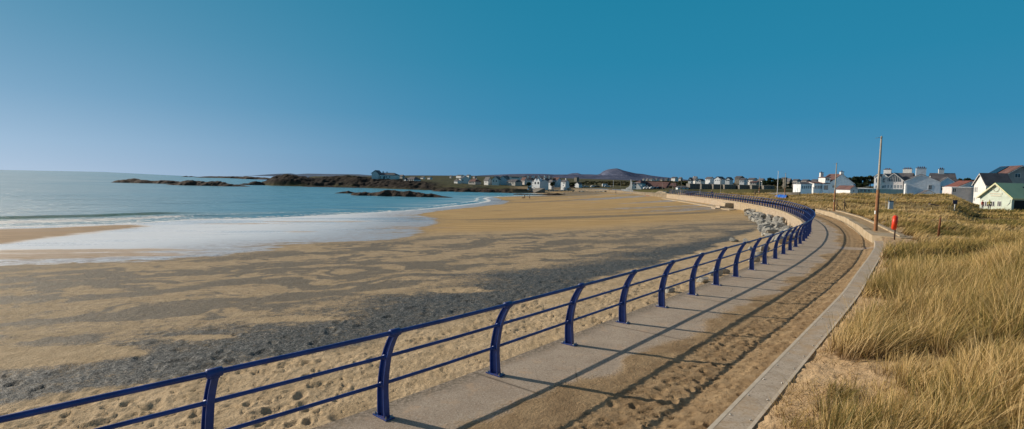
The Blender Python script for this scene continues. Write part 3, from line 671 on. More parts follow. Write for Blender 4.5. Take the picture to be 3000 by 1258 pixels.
# post positions: 2 m apart, the visible ones at their measured places
measured=[(-5.8,2.25),(-4.38,3.75),(-2.95,5.22),(-1.52,6.65),(-.2,8.27),(1.11,9.91),(2.42,11.55),(3.69,13.12),(4.94,14.65),(6.16,16.15),(7.36,17.71),(8.55,19.22),(9.7,20.68),(10.87,22.3),(11.97,23.87),(13.0,25.31),(14.04,26.79),(15.02,28.26),(16.0,29.76),(16.9,31.18)]
ps=[]
for p in measured:
    i=int(np.argmin(np.hypot(RAIL[:,0]-p[0],RAIL[:,1]-p[1]))); t_=np.array([Rn[i,0],Rn[i,1]]); ps.append(RS[i]+float((np.array(p)-RAIL[i])@t_))
while ps[-1]<RLEN-2: ps.append(ps[-1]+1.78)
farposts=MB()
for i,s_ in enumerate(ps):
    x_,y_=rail_pt(s_,0); a_=rail_ang(s_)-math.pi/2
    if i<100:
        o=bpy.data.objects.new('post',post_near if i<22 else post_far); col.objects.link(o); rel(o,rail_root); o.location=(x_,y_,0); o.rotation_euler.z=a_
        if i<22:
            for me in (plate_me,collar_me,*sleeves):
                q=bpy.data.objects.new(me.name.split('.')[0],me); col.objects.link(q); q.parent=o
            for bx_,by_ in ((-.115,-.045),(-.115,.045),(.115,-.045),(.115,.045)):
                q=bpy.data.objects.new('bolt',bolt_me); col.objects.link(q); q.parent=o; q.location=(bx_,by_,0)
    else:
        ca,sa=math.cos(a_),math.sin(a_); mm=post_far
        farposts.add([(x_+v.co.x*ca-v.co.y*sa,y_+v.co.x*sa+v.co.y*ca,v.co.z) for v in mm.vertices],[tuple(p.vertices) for p in mm.polygons])
if farposts.v:
    o=farposts.build('far_posts',M['blue']); tag(o,kind='stuff'); rel(o,rail_root)
for nm,z_,r_ in (('top_rail',1.125,.027),('middle_rail',.785,.0225),('lower_rail',.42,.0225)):
    pts=[]
    sl_=[]
    for i in range(len(ps)-1): sl_+=list(np.linspace(ps[i],ps[i+1],3)[:-1])
    for s_ in sl_+[ps[-1]]:
        x_,y_=rail_pt(s_,off_at(z_) if z_<1.12 else .225); pts.append((x_,y_,z_))
    rel(MB().tube(pts,r_,10).build(nm,M['blue'],None,True),rail_root)
# ================================================================== dune and land height
WB=np.vstack([WNs,UF,[(34.2,63.5),(37,71),(39.6,80),(42.2,92),(45,108),(47.5,128),(49,160),(50,185),(52,215),(56,250),(62,290),(66,330),(62,366),(49,395),(30,412),(13,420)]])
WBn=resample(WB,1.5)
COLS=[720,760,800,840,880,920,980,1020,1100,1200,1280,1366,1500,1560,1620,1700,1850,2000,2200,2500,3300,9000]
SH  =[470,430,415,413,411,410,415,408,395,375,362,352,338,345,385,385,300,250,220,200,180,180]
Z1  =[-9,-4,-1.0,.5,-1.0,-2.5,-2.5,-2.5,-3,-3,-3.2,-2.9,-2.6,-2.9,-2,-1.9,-1.3,.3,1.2,1.7,1.5,1.5]
Z2  =[-9,-4.5,1.6,4.0,2.0,1.0,2.6,3.6,1.6,.6,-1.3,-1.4,-1.2,-1.2,-1.7,-1.6,-1.2,.4,1.2,1.7,1.5,1.5]
Z3  =[-9,-9,.5,3,2,.5,3.3,4.2,2.8,1.6,.6,-.4,-.3,-.2,-1,-.8,-.6,.9,1.5,2,2,2]
Z4  =[-9,-9,-9,-9,-9,0,1,2,2,2.2,1.5,1.5,2.5,3,2,2.6,3.2,4.4,4.0,3.5,3,3]
Z5  =[-9,-9,-9,-9,-9,0,0,1,2,3,4,5,6.5,7,6,6,6.5,5,4.5,4,4,4]
Z6  =[-9,-9,-9,-9,-9,2,3,4,7,11,13,14,15,15,14,13,10,8,7,7,7,7]
OF=[-40,-6,2,9,32,85,200,600,1600]
def land_z(x,y):
    px=1500+1600*x/np.maximum(y,.1); r=np.hypot(x,y); yy=y
    sh=np.interp(px,COLS,SH); o=yy-sh
    t=[np.full(px.shape,-12.),np.full(px.shape,-6.2)]
    z1=np.interp(px,COLS,Z1)
    t.append(np.minimum(-5.2,z1)*(px<1600)+z1*(px>=1600)); t.append(z1)
    for Zc in (Z2,Z3,Z4,Z5,Z6): t.append(np.interp(px,COLS,Zc))
    z=t[0]
    for k in range(len(OF)-1):
        w=np.clip((o-OF[k])/(OF[k+1]-OF[k]),0,1); w=w*w*(3-2*w); z=z+(t[k+1]-t[k])*w
    rough=sm(1.,9,o)*(px<1680)
    rk=sm(95,25,o+20*(fbm(x*.03,y*.03,3,201)-.5))*(px<1600)*(1-sm(1240,1330,px)*sm(4,18,o))
    z=z+rk*rough*(3.6*(ridged(x*.07,y*.10,5,203)-.66)+1.6*(fbm(x*.35,y*.35,3,205)-.5))
    z=z+sm(30,120,o)*1.2*(fbm(x*.02,y*.02,4,207)-.5)
    # dunes on the right
    d,sg_,ar_=polydist(x,y,WBn); w=d*-sg_
    near=np.interp(w,[-1,.38,.6,1.4,2.4,3.6,5.5,12,30,60],[.345,.35,.40,.52,.66,1.12,1.85,2.25,1.9,1.7])
    mid =np.interp(w,[0,1,3,8,25,60,100],[.52,.5,.5,.55,.9,1.9,2.1])
    k=sm(22,34,r)
    zd=near*(1-k)+mid*k
    zd=zd+sm(1.,5,w)*((1.5*(fbm(x*.32,y*.32,3,211)-.5)+.7*(fbm(x*.85,y*.85,2,212)-.5))*(1-k)+k*(1.3*(fbm(x*.07,y*.07,4,213)-.5)+.7*(fbm(x*.22,y*.22,3,215)-.5)))
    # crest line that hides the feet of the houses
    zd=zd+.75*np.exp(-((r-118)/30)**2)*sm(10,40,w)
    zd=zd-sm(26,60,r)*sm(2770,2870,px)*(zd+.3)
    kk=sm(150,215,r-.0*x)
    out=np.where(px>1600,zd*(1-kk)+np.where(px>1600,z,zd)*kk,z)
    out=np.where((px<=1600),z,out)
    return out,rk*rough,w,r,px,o
def lz(x,y): return float(land_z(np.array([float(x)]),np.array([float(y)]))[0][0])
_r=np.r_[1.6*(300/1.6)**np.linspace(0,1,430)[:-1],np.linspace(300,560,250)[:-1],560*(3000/560)**np.linspace(0,1,60)]
_A,R1=np.meshgrid(np.radians(np.linspace(-29,72,1150)),_r); X1=R1*np.sin(_A); Y1=R1*np.cos(_A)
z,rk,w,rr_,px,o=land_z(X1,Y1)
keep=((w>np.where(Y1>60,-1.6,.30))|(px<1545)&(Y1>300))&(z>-7.5)&~((px<1600)&(Y1<300))
nearsand=np.clip(1-sm(.6,3.2,w+2.4*(fbm(X1*.5,Y1*.5,4,221)-.5)-sm(9,17,rr_)*1.5)*.92,0,1)*(1-sm(30,60,rr_)*.6)
nearsand=np.maximum(nearsand,sm(.58,.70,fbm(X1*.10,Y1*.10,4,223))*sm(20,40,rr_)*(1-sm(120,170,rr_))*.5)
z+= (1-sm(25,60,rr_))*nearsand*(.05*(fbm(X1*3,Y1*3,4,225)-.5)+.02*craters(X1,Y1,.35,227))
gravel=sm(1500,1560,px)*(1-sm(1600,1640,px))
farg=sm(165,230,rr_)
farb=np.where((px>1600),farg,sm(250,320,rr_))
land=gridmesh('land',X1,Y1,z,M['land'],keep=keep,attrs=dict(rock=np.clip(rk*1.2-.25*sm(.5,.7,fbm(X1*.06,Y1*.06,4,229)),0,1)*sm(110,50,o)*(1-sm(2.6,4.6,z)*sm(.45,.6,fbm(X1*.05,Y1*.05,3,231))),sandy=np.where(px>1600,nearsand,sm(1480,1530,px)*sm(40,25,o)*.6),far=farb))
tag(land,kind='structure')
# rocky islands and reefs
def islet(label,pts,Yc,depth,seed,px_base=None,name='rock_island'):
    """pts: (px, height m) outline of the skyline, at distance Yc"""
    pxs=np.array([p[0] for p in pts],float); hs=np.array([p[1] for p in pts],float)
    nx=max(60,int((pxs[-1]-pxs[0])*.8)); ny=26
    u=np.linspace(pxs[0],pxs[-1],nx); v=np.linspace(-1,1,ny); Ug,Vg=np.meshgrid(u,v)
    h=np.interp(Ug,pxs,hs); yc=np.array([Yc(q) if callable(Yc) else Yc for q in u]); Yg=yc[None,:]+Vg*depth*(.55+.45*fbm(Ug*.05,Ug*0+3,3,seed))
    Xg=(Ug-1500)/1600*yc[None,:]
    prof=np.clip(1-np.abs(Vg-.15*np.sin(Ug*.1))**1.7,0,1)
    zz=SEA-.6+(h+.6)*prof*(.72+.42*ridged(Xg*.10+seed,Yg*.12,5,seed))+.5*(fbm(Xg*.6,Yg*.6,3,seed+3)-.5)*np.minimum(h,1.5)
    zz=np.where((Vg<-.99)|(Vg>.99),SEA-1.5,zz)
    o=gridmesh(name,Xg,Yg,zz,M['islet']); tag(o,label,'island' if name=='rock_island' else 'rocks'); return o
islet('long low brown rock island farthest to the left in the bay',[(336,.4),(345,1.6),(380,2.6),(392,3.3),(440,2.3),(470,2.6),(510,2.2),(540,1.6),(570,.5)],lambda q:420-.04*(q-336),9,301)
islet('domed brown rock island with long tapering right end',[(494,.5),(520,1.5),(548,3.2),(575,3.3),(600,2.9),(618,3.6),(640,3.0),(665,1.8),(700,1.0),(732,.25)],lambda q:372-.02*(q-494),8,303)
islet('low dark reef in the middle of the bay near the beach',[(1024,.3),(1036,1.3),(1060,1.5),(1085,1.4),(1110,1.6),(1128,2.4),(1150,2.7),(1175,2.4),(1200,2.4),(1230,1.9),(1260,1.3),(1290,.8),(1324,.2)],lambda q:240-.02*(q-1024),5.5,305)
islet('thin flat rock just left of the middle reef',[(982,.15),(1000,.6),(1018,1.2),(1030,.7),(1055,.3)],262,2.6,307)
islet('faint distant skerries near the horizon',[(580,1.0),(600,2.6),(640,3.4),(690,3.8),(720,4.6),(760,3.2),(800,1.5),(840,1.)],1150,26,309)
islet('tiny pair of specks of rock on the horizon',[(534,.6),(545,2.4),(552,.6),(560,2.2),(572,.4)],1300,12,311)
islet('small reef awash left of the headland tip',[(700,.2),(715,1.4),(728,1.2),(736,2.2),(750,3.0),(775,1.4)],430,5,313)
islet('dark flat reef on the far beach left of the low tide channel',[(1503,.3),(1515,.8),(1530,.6),(1560,.35),(1585,.5),(1610,1.1),(1630,1.1),(1650,.6),(1666,.2)],305,4,315,name='beach_reef')
islet('broken dark rock shelf along the shore below the village',[(1262,.2),(1285,1.5),(1310,1.1),(1340,2.0),(1380,1.6),(1420,2.2),(1455,1.5),(1480,1.8),(1512,.3)],346,7,317)
islet('thin line of rocks awash below the headland',[(880,.1),(905,.9),(940,.5),(965,1.2),(1000,.7),(1035,1.1),(1062,.2)],404,5,319)
# distant hills
M['hill']=None
def mat_hill(name,c1,c2,sc_):
    m,nt,b,o=mat(name); g=NT(nt); P=g.pos(); g.l(g.mix(g.mr(g.noise(sc_,P,7,.7),.38,.62),c1,c2),b.inputs['Base Color']); b.inputs['Roughness'].default_value=1; b.inputs['Specular IOR Level'].default_value=0
    g.l(g.bump(g.noise(sc_*2,P,6,.7),.9,12.),b.inputs['Normal']); return m
Mh1=mat_hill('haze_tinted_hill',(.080,.100,.160),(.135,.150,.215),.006); Mh2=mat_hill('hazy_plateau',(.12,.16,.23),(.15,.19,.26),.004)  # aerial haze is put into these colours as a bluish tint
def hills(name,pts,Yc,depth,m,seed,rough):
    pxs=np.array([p[0] for p in pts],float); ys=np.array([p[1] for p in pts],float)
    hs=H+(497.5+.0205*pxs-ys)*Yc/1600
    u=np.linspace(pxs[0],pxs[-1],int((pxs[-1]-pxs[0])*.6)); v=np.linspace(-1,1,60); Ug,Vg=np.meshgrid(u,v)
    Xg=(Ug-1500)/1600*Yc; Yg=Yc+Vg*depth; h=np.interp(Ug,pxs,hs)
    zz=-8+(h+8)*np.clip(1-np.abs(Vg),0,1)**.8*(1+rough*(ridged(Xg*.002,Yg*.002,5,seed)-.75)*sm(0,.25,np.abs(Vg)))
    o=gridmesh(name,Xg,Yg,zz,m); tag(o,kind='structure'); return o
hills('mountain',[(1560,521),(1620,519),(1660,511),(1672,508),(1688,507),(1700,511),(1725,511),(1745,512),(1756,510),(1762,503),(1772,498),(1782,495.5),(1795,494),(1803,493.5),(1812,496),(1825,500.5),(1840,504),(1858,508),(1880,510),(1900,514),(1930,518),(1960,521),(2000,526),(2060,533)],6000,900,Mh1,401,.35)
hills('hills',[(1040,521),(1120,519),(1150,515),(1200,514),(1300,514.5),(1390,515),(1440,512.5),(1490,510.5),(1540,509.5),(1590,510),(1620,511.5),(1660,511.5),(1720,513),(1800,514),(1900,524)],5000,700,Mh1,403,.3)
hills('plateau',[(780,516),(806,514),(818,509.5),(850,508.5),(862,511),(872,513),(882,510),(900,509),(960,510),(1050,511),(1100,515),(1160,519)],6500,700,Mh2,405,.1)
# ================================================================== small standing things
def flat(name,c,rough=.7,c2=None,**k): return simple(name,c,c2 or tuple(x*.85 for x in c),rough,1.2,.25,**k)
M['white']=flat('white_render',(.78,.77,.74)); M['grey']=flat('grey_render',(.40,.39,.37)); M['slate']=simple('slate_roof',(.085,.085,.095),(.13,.125,.135),.7,.8,.3,.4,3,bdist=.05)
M['brownroof']=simple('brown_tile_roof',(.17,.095,.085),(.12,.07,.065),.8,.5,.2,.4,3,bdist=.05); M['redroof']=simple('red_ridge_roof',(.24,.09,.07),(.15,.07,.06),.8,.6,.2)
M['glass']=simple('dark_glass',(.03,.04,.05),(.05,.06,.07),.12,.5,.6); M['pot']=flat('clay_chimney_pot',(.28,.08,.05)); M['stone']=simple('grey_stone',(.24,.22,.19),(.13,.12,.10),.9,1.5,.2,.6,6,bdist=.08)
M['blockc']=simple('weathered_flats_render',(.20,.185,.165),(.14,.135,.12),.9,.4,.2); M['greenroof']=simple('pale_green_sheet_roof',(.80,.82,.44),(.72,.75,.39),.6,.4,.3); M['palegreen']=flat('pale_green_render',(.62,.70,.60))
M['trim']=flat('white_trim',(.82,.82,.80)); M['timber']=simple('weathered_timber',(.13,.085,.05),(.20,.14,.09),.85,4); M['rust']=simple('rusty_lamp_paint',(.34,.17,.075),(.24,.10,.05),.75,3,.2,.4,30,bdist=.004)
M['polegrey']=simple('grey_galvanised_pole',(.42,.38,.31),(.34,.29,.22),.6,2,.3); M['orange']=simple('orange_plastic',(.80,.055,.012),(.62,.035,.010),.4,3,.5); M['tarp']=flat('blue_tarpaulin',(.03,.16,.62),.45,(.02,.10,.42))
M['terracotta']=flat('pink_render',(.68,.61,.57)); M['solar']=flat('solar_panel_glass',(.015,.022,.05),.15); M['black']=flat('dark_void_and_shade',(.02,.02,.02)); M['blue_and_shade']=flat('pale_blue_and_shade_render',(.66,.70,.73)); M['cream']=flat('cream_render',(.68,.62,.50))  # pale blue render also carries painted bluish shade on white houses
M['carw']=flat('white_car_paint',(.8,.8,.8),.25); M['card']=flat('dark_car_paint',(.02,.025,.04),.2); M['cars']=flat('silver_car_paint',(.42,.43,.45),.25); M['carr']=flat('red_car_paint',(.30,.02,.02),.25); M['tyre']=flat('tyre_rubber',(.02,.02,.02),.9)
M['aqua']=flat('aqua_glass_screen',(.25,.38,.36),.2)
def zat(px,py,Y): return float(atY(px,py,Y)[2])
def lamp(px,py,ztop_px,Yd,label,base_z,thick=1.,cat='lamp post',rust=True,grp=None):
    p=atY(px,py,Yd); p[2]=base_z; top=zat(px,ztop_px,Yd); h=top-base_z
    t=empty('street_lamp',tuple(p)); tag(t,label,cat,grp)
    a=MB(); a.tube([(0,0,-.3),(0,0,.02),(0,0,h*.44)],[.085*thick,.085*thick,.075*thick],12); a.build('lower_pole',M['rust'] if rust else M['polegrey'],t,True)
    MB().tube([(0,0,h*.44),(0,0,h*.46),(0,0,h)],[.078*thick,.06*thick,.04*thick],12).build('upper_pole',M['polegrey'],t,True)
    MB().tube([(.05,0,h+.02),(-.16,0,h+.03),(-.34,0,h-.01)],.010*thick,6).build('arm',M['polegrey'],t,True)
    MB().tube([(0,0,h),(0,0,h+.03),(.01,0,h+.12)],[.05,.06,.035],8).build('lamp_head',M['polegrey'],t,True)
    MB().box(-.095*thick,-.06,-.045,.045,.95,1.15).build('access_panel',M['white' if thick>1.05 else 'polegrey'],t,bevel=.006)
    return t
G='street lamps along the promenade'
lamp(2565,680,405,31.5,'tall rusty brown lamp post nearest the camera, on the cream wall end block',.52,1.15,grp=G)
lamp(2443,622,481,56.,'rust streaked lamp post by the terrace wall left of the wooden braces',.5,1.,grp=G)
lamp(2298,592,509,100.,'rusty lamp post just right of the white flagpole',.4,1.1,grp=G)
lamp(2223,585,520,128.,'pale lamp post beside the wooden bollards at the left end of the blue tarpaulin',.4,1.1,grp=G)
for px_,top_,Yd,lb in ((2111,523,165,'thin pale lamp post in front of the gap between the grey blocks'),(2051,530,205,'thin lamp post standing before the middle of the leftmost wide grey block'),(1995,532,240,'slender lamp post before the blue roofed bungalow'),(1971,534,270,'slender lamp post at the right gable of the brown roofed hotel'),(1940,536,300,'slender lamp post before the long brown hotel roof'),(1817,532,395,'short far lamp post left of the hotel with the white curved gable')):
    bz=max(lz((px_-1500)/1600*Yd,Yd)-.2,-2.4); lamp(px_,560,top_,Yd,lb,bz,1.3,rust=False,grp=G)
def pole(name,label,cat,px,py,topy,Yd,r,m,bz=None,finial=True):
    p=atY(px,py,Yd); 
    if bz is not None: p[2]=bz
    h=zat(px,topy,Yd)-p[2]; t=empty(name,tuple(p)); tag(t,label,cat)
    MB().tube([(0,0,-.4),(0,0,h*.5),(0,0,h)],[r,r*.85,r*.5],10).build('pole',m,t,True)
    if finial: MB().tube([(0,0,h),(0,0,h+.05),(0,0,h+.12),(0,0,h+.16)],[r*.5,r*1.1,r*1.1,r*.2],8).build('finial',m,t,True)
    return t
pole('flagpole','bare white flagpole standing behind the railing beside the blue tarpaulin','flagpole',2276,590,504,102,.07,M['trim'],.4)
pole('flagpole','bare white mast on the far car park left of the slate roofed hotel','flagpole',1796.5,555,528.5,400,.16,M['trim'],-2.)
pole('timber_post','thick dark timber post behind the railing left of the blue tarpaulin','post',2211,590,559,122,.17,M['timber'],.4,False)
pole('timber_post','short dark timber stump beside the thick timber post','post',2220.5,590,571,124,.12,M['timber'],.4,False)
pole('timber_post','short reddish timber post leaning in the dune grass right of the orange lifebuoy housing','post',2752,668,637,24.5,.05,simple('red_brown_timber',(.24,.09,.04),(.15,.06,.03),.85,5),None,False).rotation_euler=(0,.05,0)
for px_,py_,ty_,Yd,lb in ((2513,604,593,70,'small dark fence post, left of a pair in the dune grass'),(2532,604,595,70,'small dark fence post, right of a pair in the dune grass')):
    pole('fence_post',lb,'post',px_,py_,ty_,Yd,.05,M['timber'],None,False)
for k_,(px_,lb) in enumerate(((2451,'wooden post with one raking brace, left of two by the promenade wall'),(2473,'wooden cross braced post, right of two by the promenade wall'))):
    p=atY(px_,613,60.); h=1.0; t=empty('braced_post',tuple(p)); tag(t,lb,'post')
    MB().tube([(0,0,-.4),(0,0,h)],.06,6).build('post',M['timber'],t)
    MB().tube([(0,0,h*.55),(.5,0,-.1)],.04,6).build('brace',M['timber'],t)
    if k_: MB().tube([(-.22,0,h*.8),(.24,0,h*.55)],.04,6).build('brace',M['timber'],t)
# lifebuoy housing
p=atY(2618,701,26.3); lb_=empty('lifebuoy_housing',tuple(p)); tag(lb_,'bright orange rounded lifebuoy housing on a dark post at the dune edge','lifebuoy')
MB().tube([(0.06,0.03,-.3),(.06,.03,1.0)],.035,10).build('post',simple('dark_post',(.05,.035,.03),(.09,.05,.04),.6,8),lb_,True)
def rounded_drum(w,h,d,n=20):
    mb=MB(); rings=[]
    # stadium outline in the y-z plane (tall), depth along x with softened rims
    out=[]
    for k in range(n*2):
        t_=2*math.pi*k/(n*2); yy=math.cos(t_)*w/2; zz=math.sin(t_)*w/2+(h/2-w/2)*(1 if math.sin(t_)>=0 else -1); out.append((yy,zz))
    prof=[(-d/2,.72),(-d/2+.02,.86),(-d*.3,.96),(-d*.1,1),(d*.1,1),(d*.3,.96),(d/2-.02,.86),(d/2,.72)]
    vs=[];fs=[];m_=len(out)
    for x_,s_ in prof:
        for yy,zz in out: vs.append((x_,yy*s_,zz*(1-(1-s_)*w/h)))
    for i in range(len(prof)-1):
        for k in range(m_): fs.append((i*m_+k,i*m_+(k+1)%m_,(i+1)*m_+(k+1)%m_,(i+1)*m_+k))
    fs+=[tuple(range(m_)),tuple(range(len(prof)*m_-1,(len(prof)-1)*m_-1,-1))]; mb.add(vs,fs); return mb
hs=rounded_drum(.68,.72,.22).build('housing',M['orange'],lb_,True); hs.location=(0,0,.80); hs.rotation_euler=(0,.06,R(-34))
MB().box(.115,.125,-.2,.2,-.015,.015).build('door_seam',M['black'],hs)
# small sign boxes in the dunes
p=atY(2610,604,52); t=empty('service_cabinet',tuple(p),-.3); tag(t,'small pale blue cabinet with thin uprights half hidden in the dune grass','cabinet')
MB().box(-.20,.17,-.15,.15,-.3,.42).build('box',M['blue_and_shade'],t,bevel=.02); MB().box(-.24,.20,-.18,.18,.42,.50).build('lid',flat('dark_blue_lid',(.03,.05,.12)),t,bevel=.02)
for dx in (-.42,-.2,.12,.34): MB().tube([(dx,.0,-.2),(dx-.03,0,.85)],.016,6).build('upright',M['polegrey'],t)
p=atY(2797,606,45); t=empty('notice_post',tuple(p),-.5); tag(t,'small dark blue notice on a short white post in the dune grass','sign')
MB().tube([(0,0,-.3),(0,0,.32)],.03,8).build('post',M['trim'],t,True); MB().box(-.14,.16,-.03,.03,.22,.55).build('board',flat('navy_board',(.02,.03,.07)),t,bevel=.008)
p=atY(2735,611,45); t=empty('driftwood_plank',tuple(p),.25); tag(t,'grey weathered plank lying in the dune grass','plank'); MB().prism([(-.45,.32),(.42,.22),(.42,.28),(-.45,.40)],-.1,.1).build('plank',simple('grey_plank',(.16,.13,.12),(.10,.08,.08),.9,6),t,bevel=.01)
# blue tarpaulin over stored boats, stone wall behind
u=np.linspace(0,1,60); v=np.linspace(0,1,18); Ug,Vg=np.meshgrid(u,v); pA=atY(2222,590,112); pB=atY(2298,590,99)
Xg=pA[0]+(pB[0]-pA[0])*Ug+1.5*Vg; Yg=pA[1]+(pB[1]-pA[1])*Ug+1.8*(Vg-.2)
hh=(.25+.75*sm(.3,.7,Ug)+.25*np.sin(Ug*9)*.3)*np.sin(np.pi*np.clip(Vg,.0,1))**.5*1.15+.22*(ridged(Ug*6,Vg*3,4,501)-.5)*np.sin(np.pi*Vg)
o=gridmesh('tarpaulin',Xg,Yg,.35+np.maximum(hh,-.1)*.8,M['tarp']); tag(o,'crumpled bright blue tarpaulin heaped behind the railing by the flagpole','tarpaulin')
sgw=np.array([atY(2224,575,140)[:2],atY(2250,575,137)[:2],atY(2280,572,132)[:2],atY(2310,570,128)[:2],atY(2345,570,126)[:2]]); sgw=smoothline(sgw,1.,2)
def topz(q): return [zat(1500+1600*a[0]/a[1],np.interp(1500+1600*a[0]/a[1],[2224,2262,2285,2345],[577,566,564.5,563]),a[1]) for a in q]
zz_=topz(sgw); o=sweep('stone_wall',sgw,[(0,0),(0,-2.5),(.5,-2.5),(.5,0)],M['stone'],zoff=zz_); tag(o,'dark curved rubble stone wall behind the blue tarpaulin','stone wall')
# ================================================================== rock armour
def boulder(seed,r,flat_=.7):
    import bmesh
    bm=bmesh.new(); bmesh.ops.create_icosphere(bm,subdivisions=3,radius=1)
    rr=random.Random(seed); planes=[]
    for _ in range(14):
        d=Vector((rr.gauss(0,1),rr.gauss(0,1),rr.gauss(0,1))).normalized(); planes.append((d,rr.uniform(.42,.82)))
    for v in bm.verts:
        for d,k in planes:
            t_=v.co.dot(d)
            if t_>k: v.co-=d*(t_-k)
        v.co.x*=r*rr_s[seed%5][0]; v.co.y*=r*rr_s[seed%5][1]; v.co.z*=r*flat_
    me=bpy.data.meshes.new('boulder'); bm.to_mesh(me); bm.free(); me.materials.append(M['boulder']); return me
rr_s=[(1.2,.8),(1,1),(.8,1.15),(1.3,.9),(1,.75)]
bms=[boulder(600+i,1.,.62+.05*(i%4)) for i in range(12)]
polyb=[(2188,620),(2225,621),(2262,630),(2300,645),(2338,664),(2343,676),(2330,700),(2300,716),(2262,712),(2246,690),(2222,676),(2230,662),(2206,648),(2192,634)]
cnt=0; tries=0; placed=[]
PBX=np.array([atb(*q) for q in polyb])
while cnt<150 and tries<4000:
    tries+=1
    x_=random.uniform(PBX[:,0].min(),PBX[:,0].max()); y_=random.uniform(PBX[:,1].min(),PBX[:,1].max())
    if not inpoly(np.array([x_]),np.array([y_]),PBX)[0]: continue
    zz,_,dsw,_=beach_z(np.array([x_]),np.array([y_]))
    if dsw[0]<.7: continue
    r_=random.uniform(.28,.62)*(1.25 if y_>33 else 1.)
    if any((x_-a)**2+(y_-b)**2<(.50*(r_+c__))**2 for a,b,c__ in placed): continue
    placed.append((x_,y_,r_))
    o=bpy.data.objects.new('boulder',bms[random.randrange(12)]); col.objects.link(o); o.location=(x_,y_,float(zz[0])+r_*.22+max(0,.35*(1-dsw[0]/5))*random.random()); o.scale=(r_,)*3; o.rotation_euler=(random.uniform(-.4,.4),random.uniform(-.4,.4),random.uniform(0,6.28))
    tag(o,'grey angular boulder in the rock armour heap below the curved sea wall','boulder','rock armour boulders'); cnt+=1
for px_,py_,r_,lb in ((2150,708,.42,'flat grey rock alone on the sand left of the heap of boulders'),(2185,712,.36,'dark rock on the sand between the lone flat rock and the boulder heap'),(2224,752,.5,'pale rock seen through the railing right below the boulder heap'),(2205,768,.42,'brown rock tucked under the promenade edge behind the railing'),(2115,800,.4,'dark split rock showing between two railing posts'),(2062,826,.36,'smooth pale boulder at the promenade edge behind the middle railing posts'),(2092,808,.42,'rounded white rock beside the dark split rock at the promenade edge'),(1963,857,.3,'small brown and white rock half buried against the promenade edge, nearest of all the rocks'),(2240,735,.5,'angular rock under the top rail where the boulder heap ends'),(2200,735,.34,'low grey slab of rock just left of the angular rock under the rail')):
    q=atb(px_,py_); zz=beach_z(np.array([q[0]]),np.array([q[1]])); 
    o=bpy.data.objects.new('rock',bms[random.randrange(12)]); col.objects.link(o); o.location=(q[0],q[1],float(zz[0][0])+r_*.25); o.scale=(r_,)*3; o.rotation_euler=(0,.2,random.uniform(0,6)); tag(o,lb,'rock')
# concrete groyne and boat ramp where the railing ends
def groyne(px,py,Yd,L,wd,h,rz,label,dark=False):
    p=atY(px,py,Yd); t=empty('concrete_groyne',(p[0],p[1],p[2]),rz); tag(t,label,'groyne')
    MB().prism([(-L,0-.5),(L,-.5),(L,h),(L*.55,h),(-L,.12)],-wd,wd).build('ramp',M['coping'],t,bevel=.03); return t
groyne(1925,577,205,3.6,1.2,2.2,.5,'sloping concrete ramp on the beach, left of two where the railing ends')
t=groyne(1938,579,185,1.8,1.6,1.9,.2,'stubby concrete block with brown face, right of two where the railing ends'); MB().box(-5.2,-1.9,-1.65,1.4,-.6,.75).build('toe_block',simple('rusty_toe',(.22,.09,.05),(.30,.16,.09),.9,2),t,bevel=.03)
# grey pebble ledge / toe line of the wall
TL=[atb(q,w_) for q,w_ in ((2140,617),(2080,606),(2010,594),(1960,586),(1940,582))]
o=sweep('toe_kerb',smoothline(TL,1.5,1),[(-.2,-1.35),(-.2,-3),(.9,-3),(.9,-1.25)],M['coping']); tag(o,'long low concrete toe running along the sand below the sea wall','kerb')
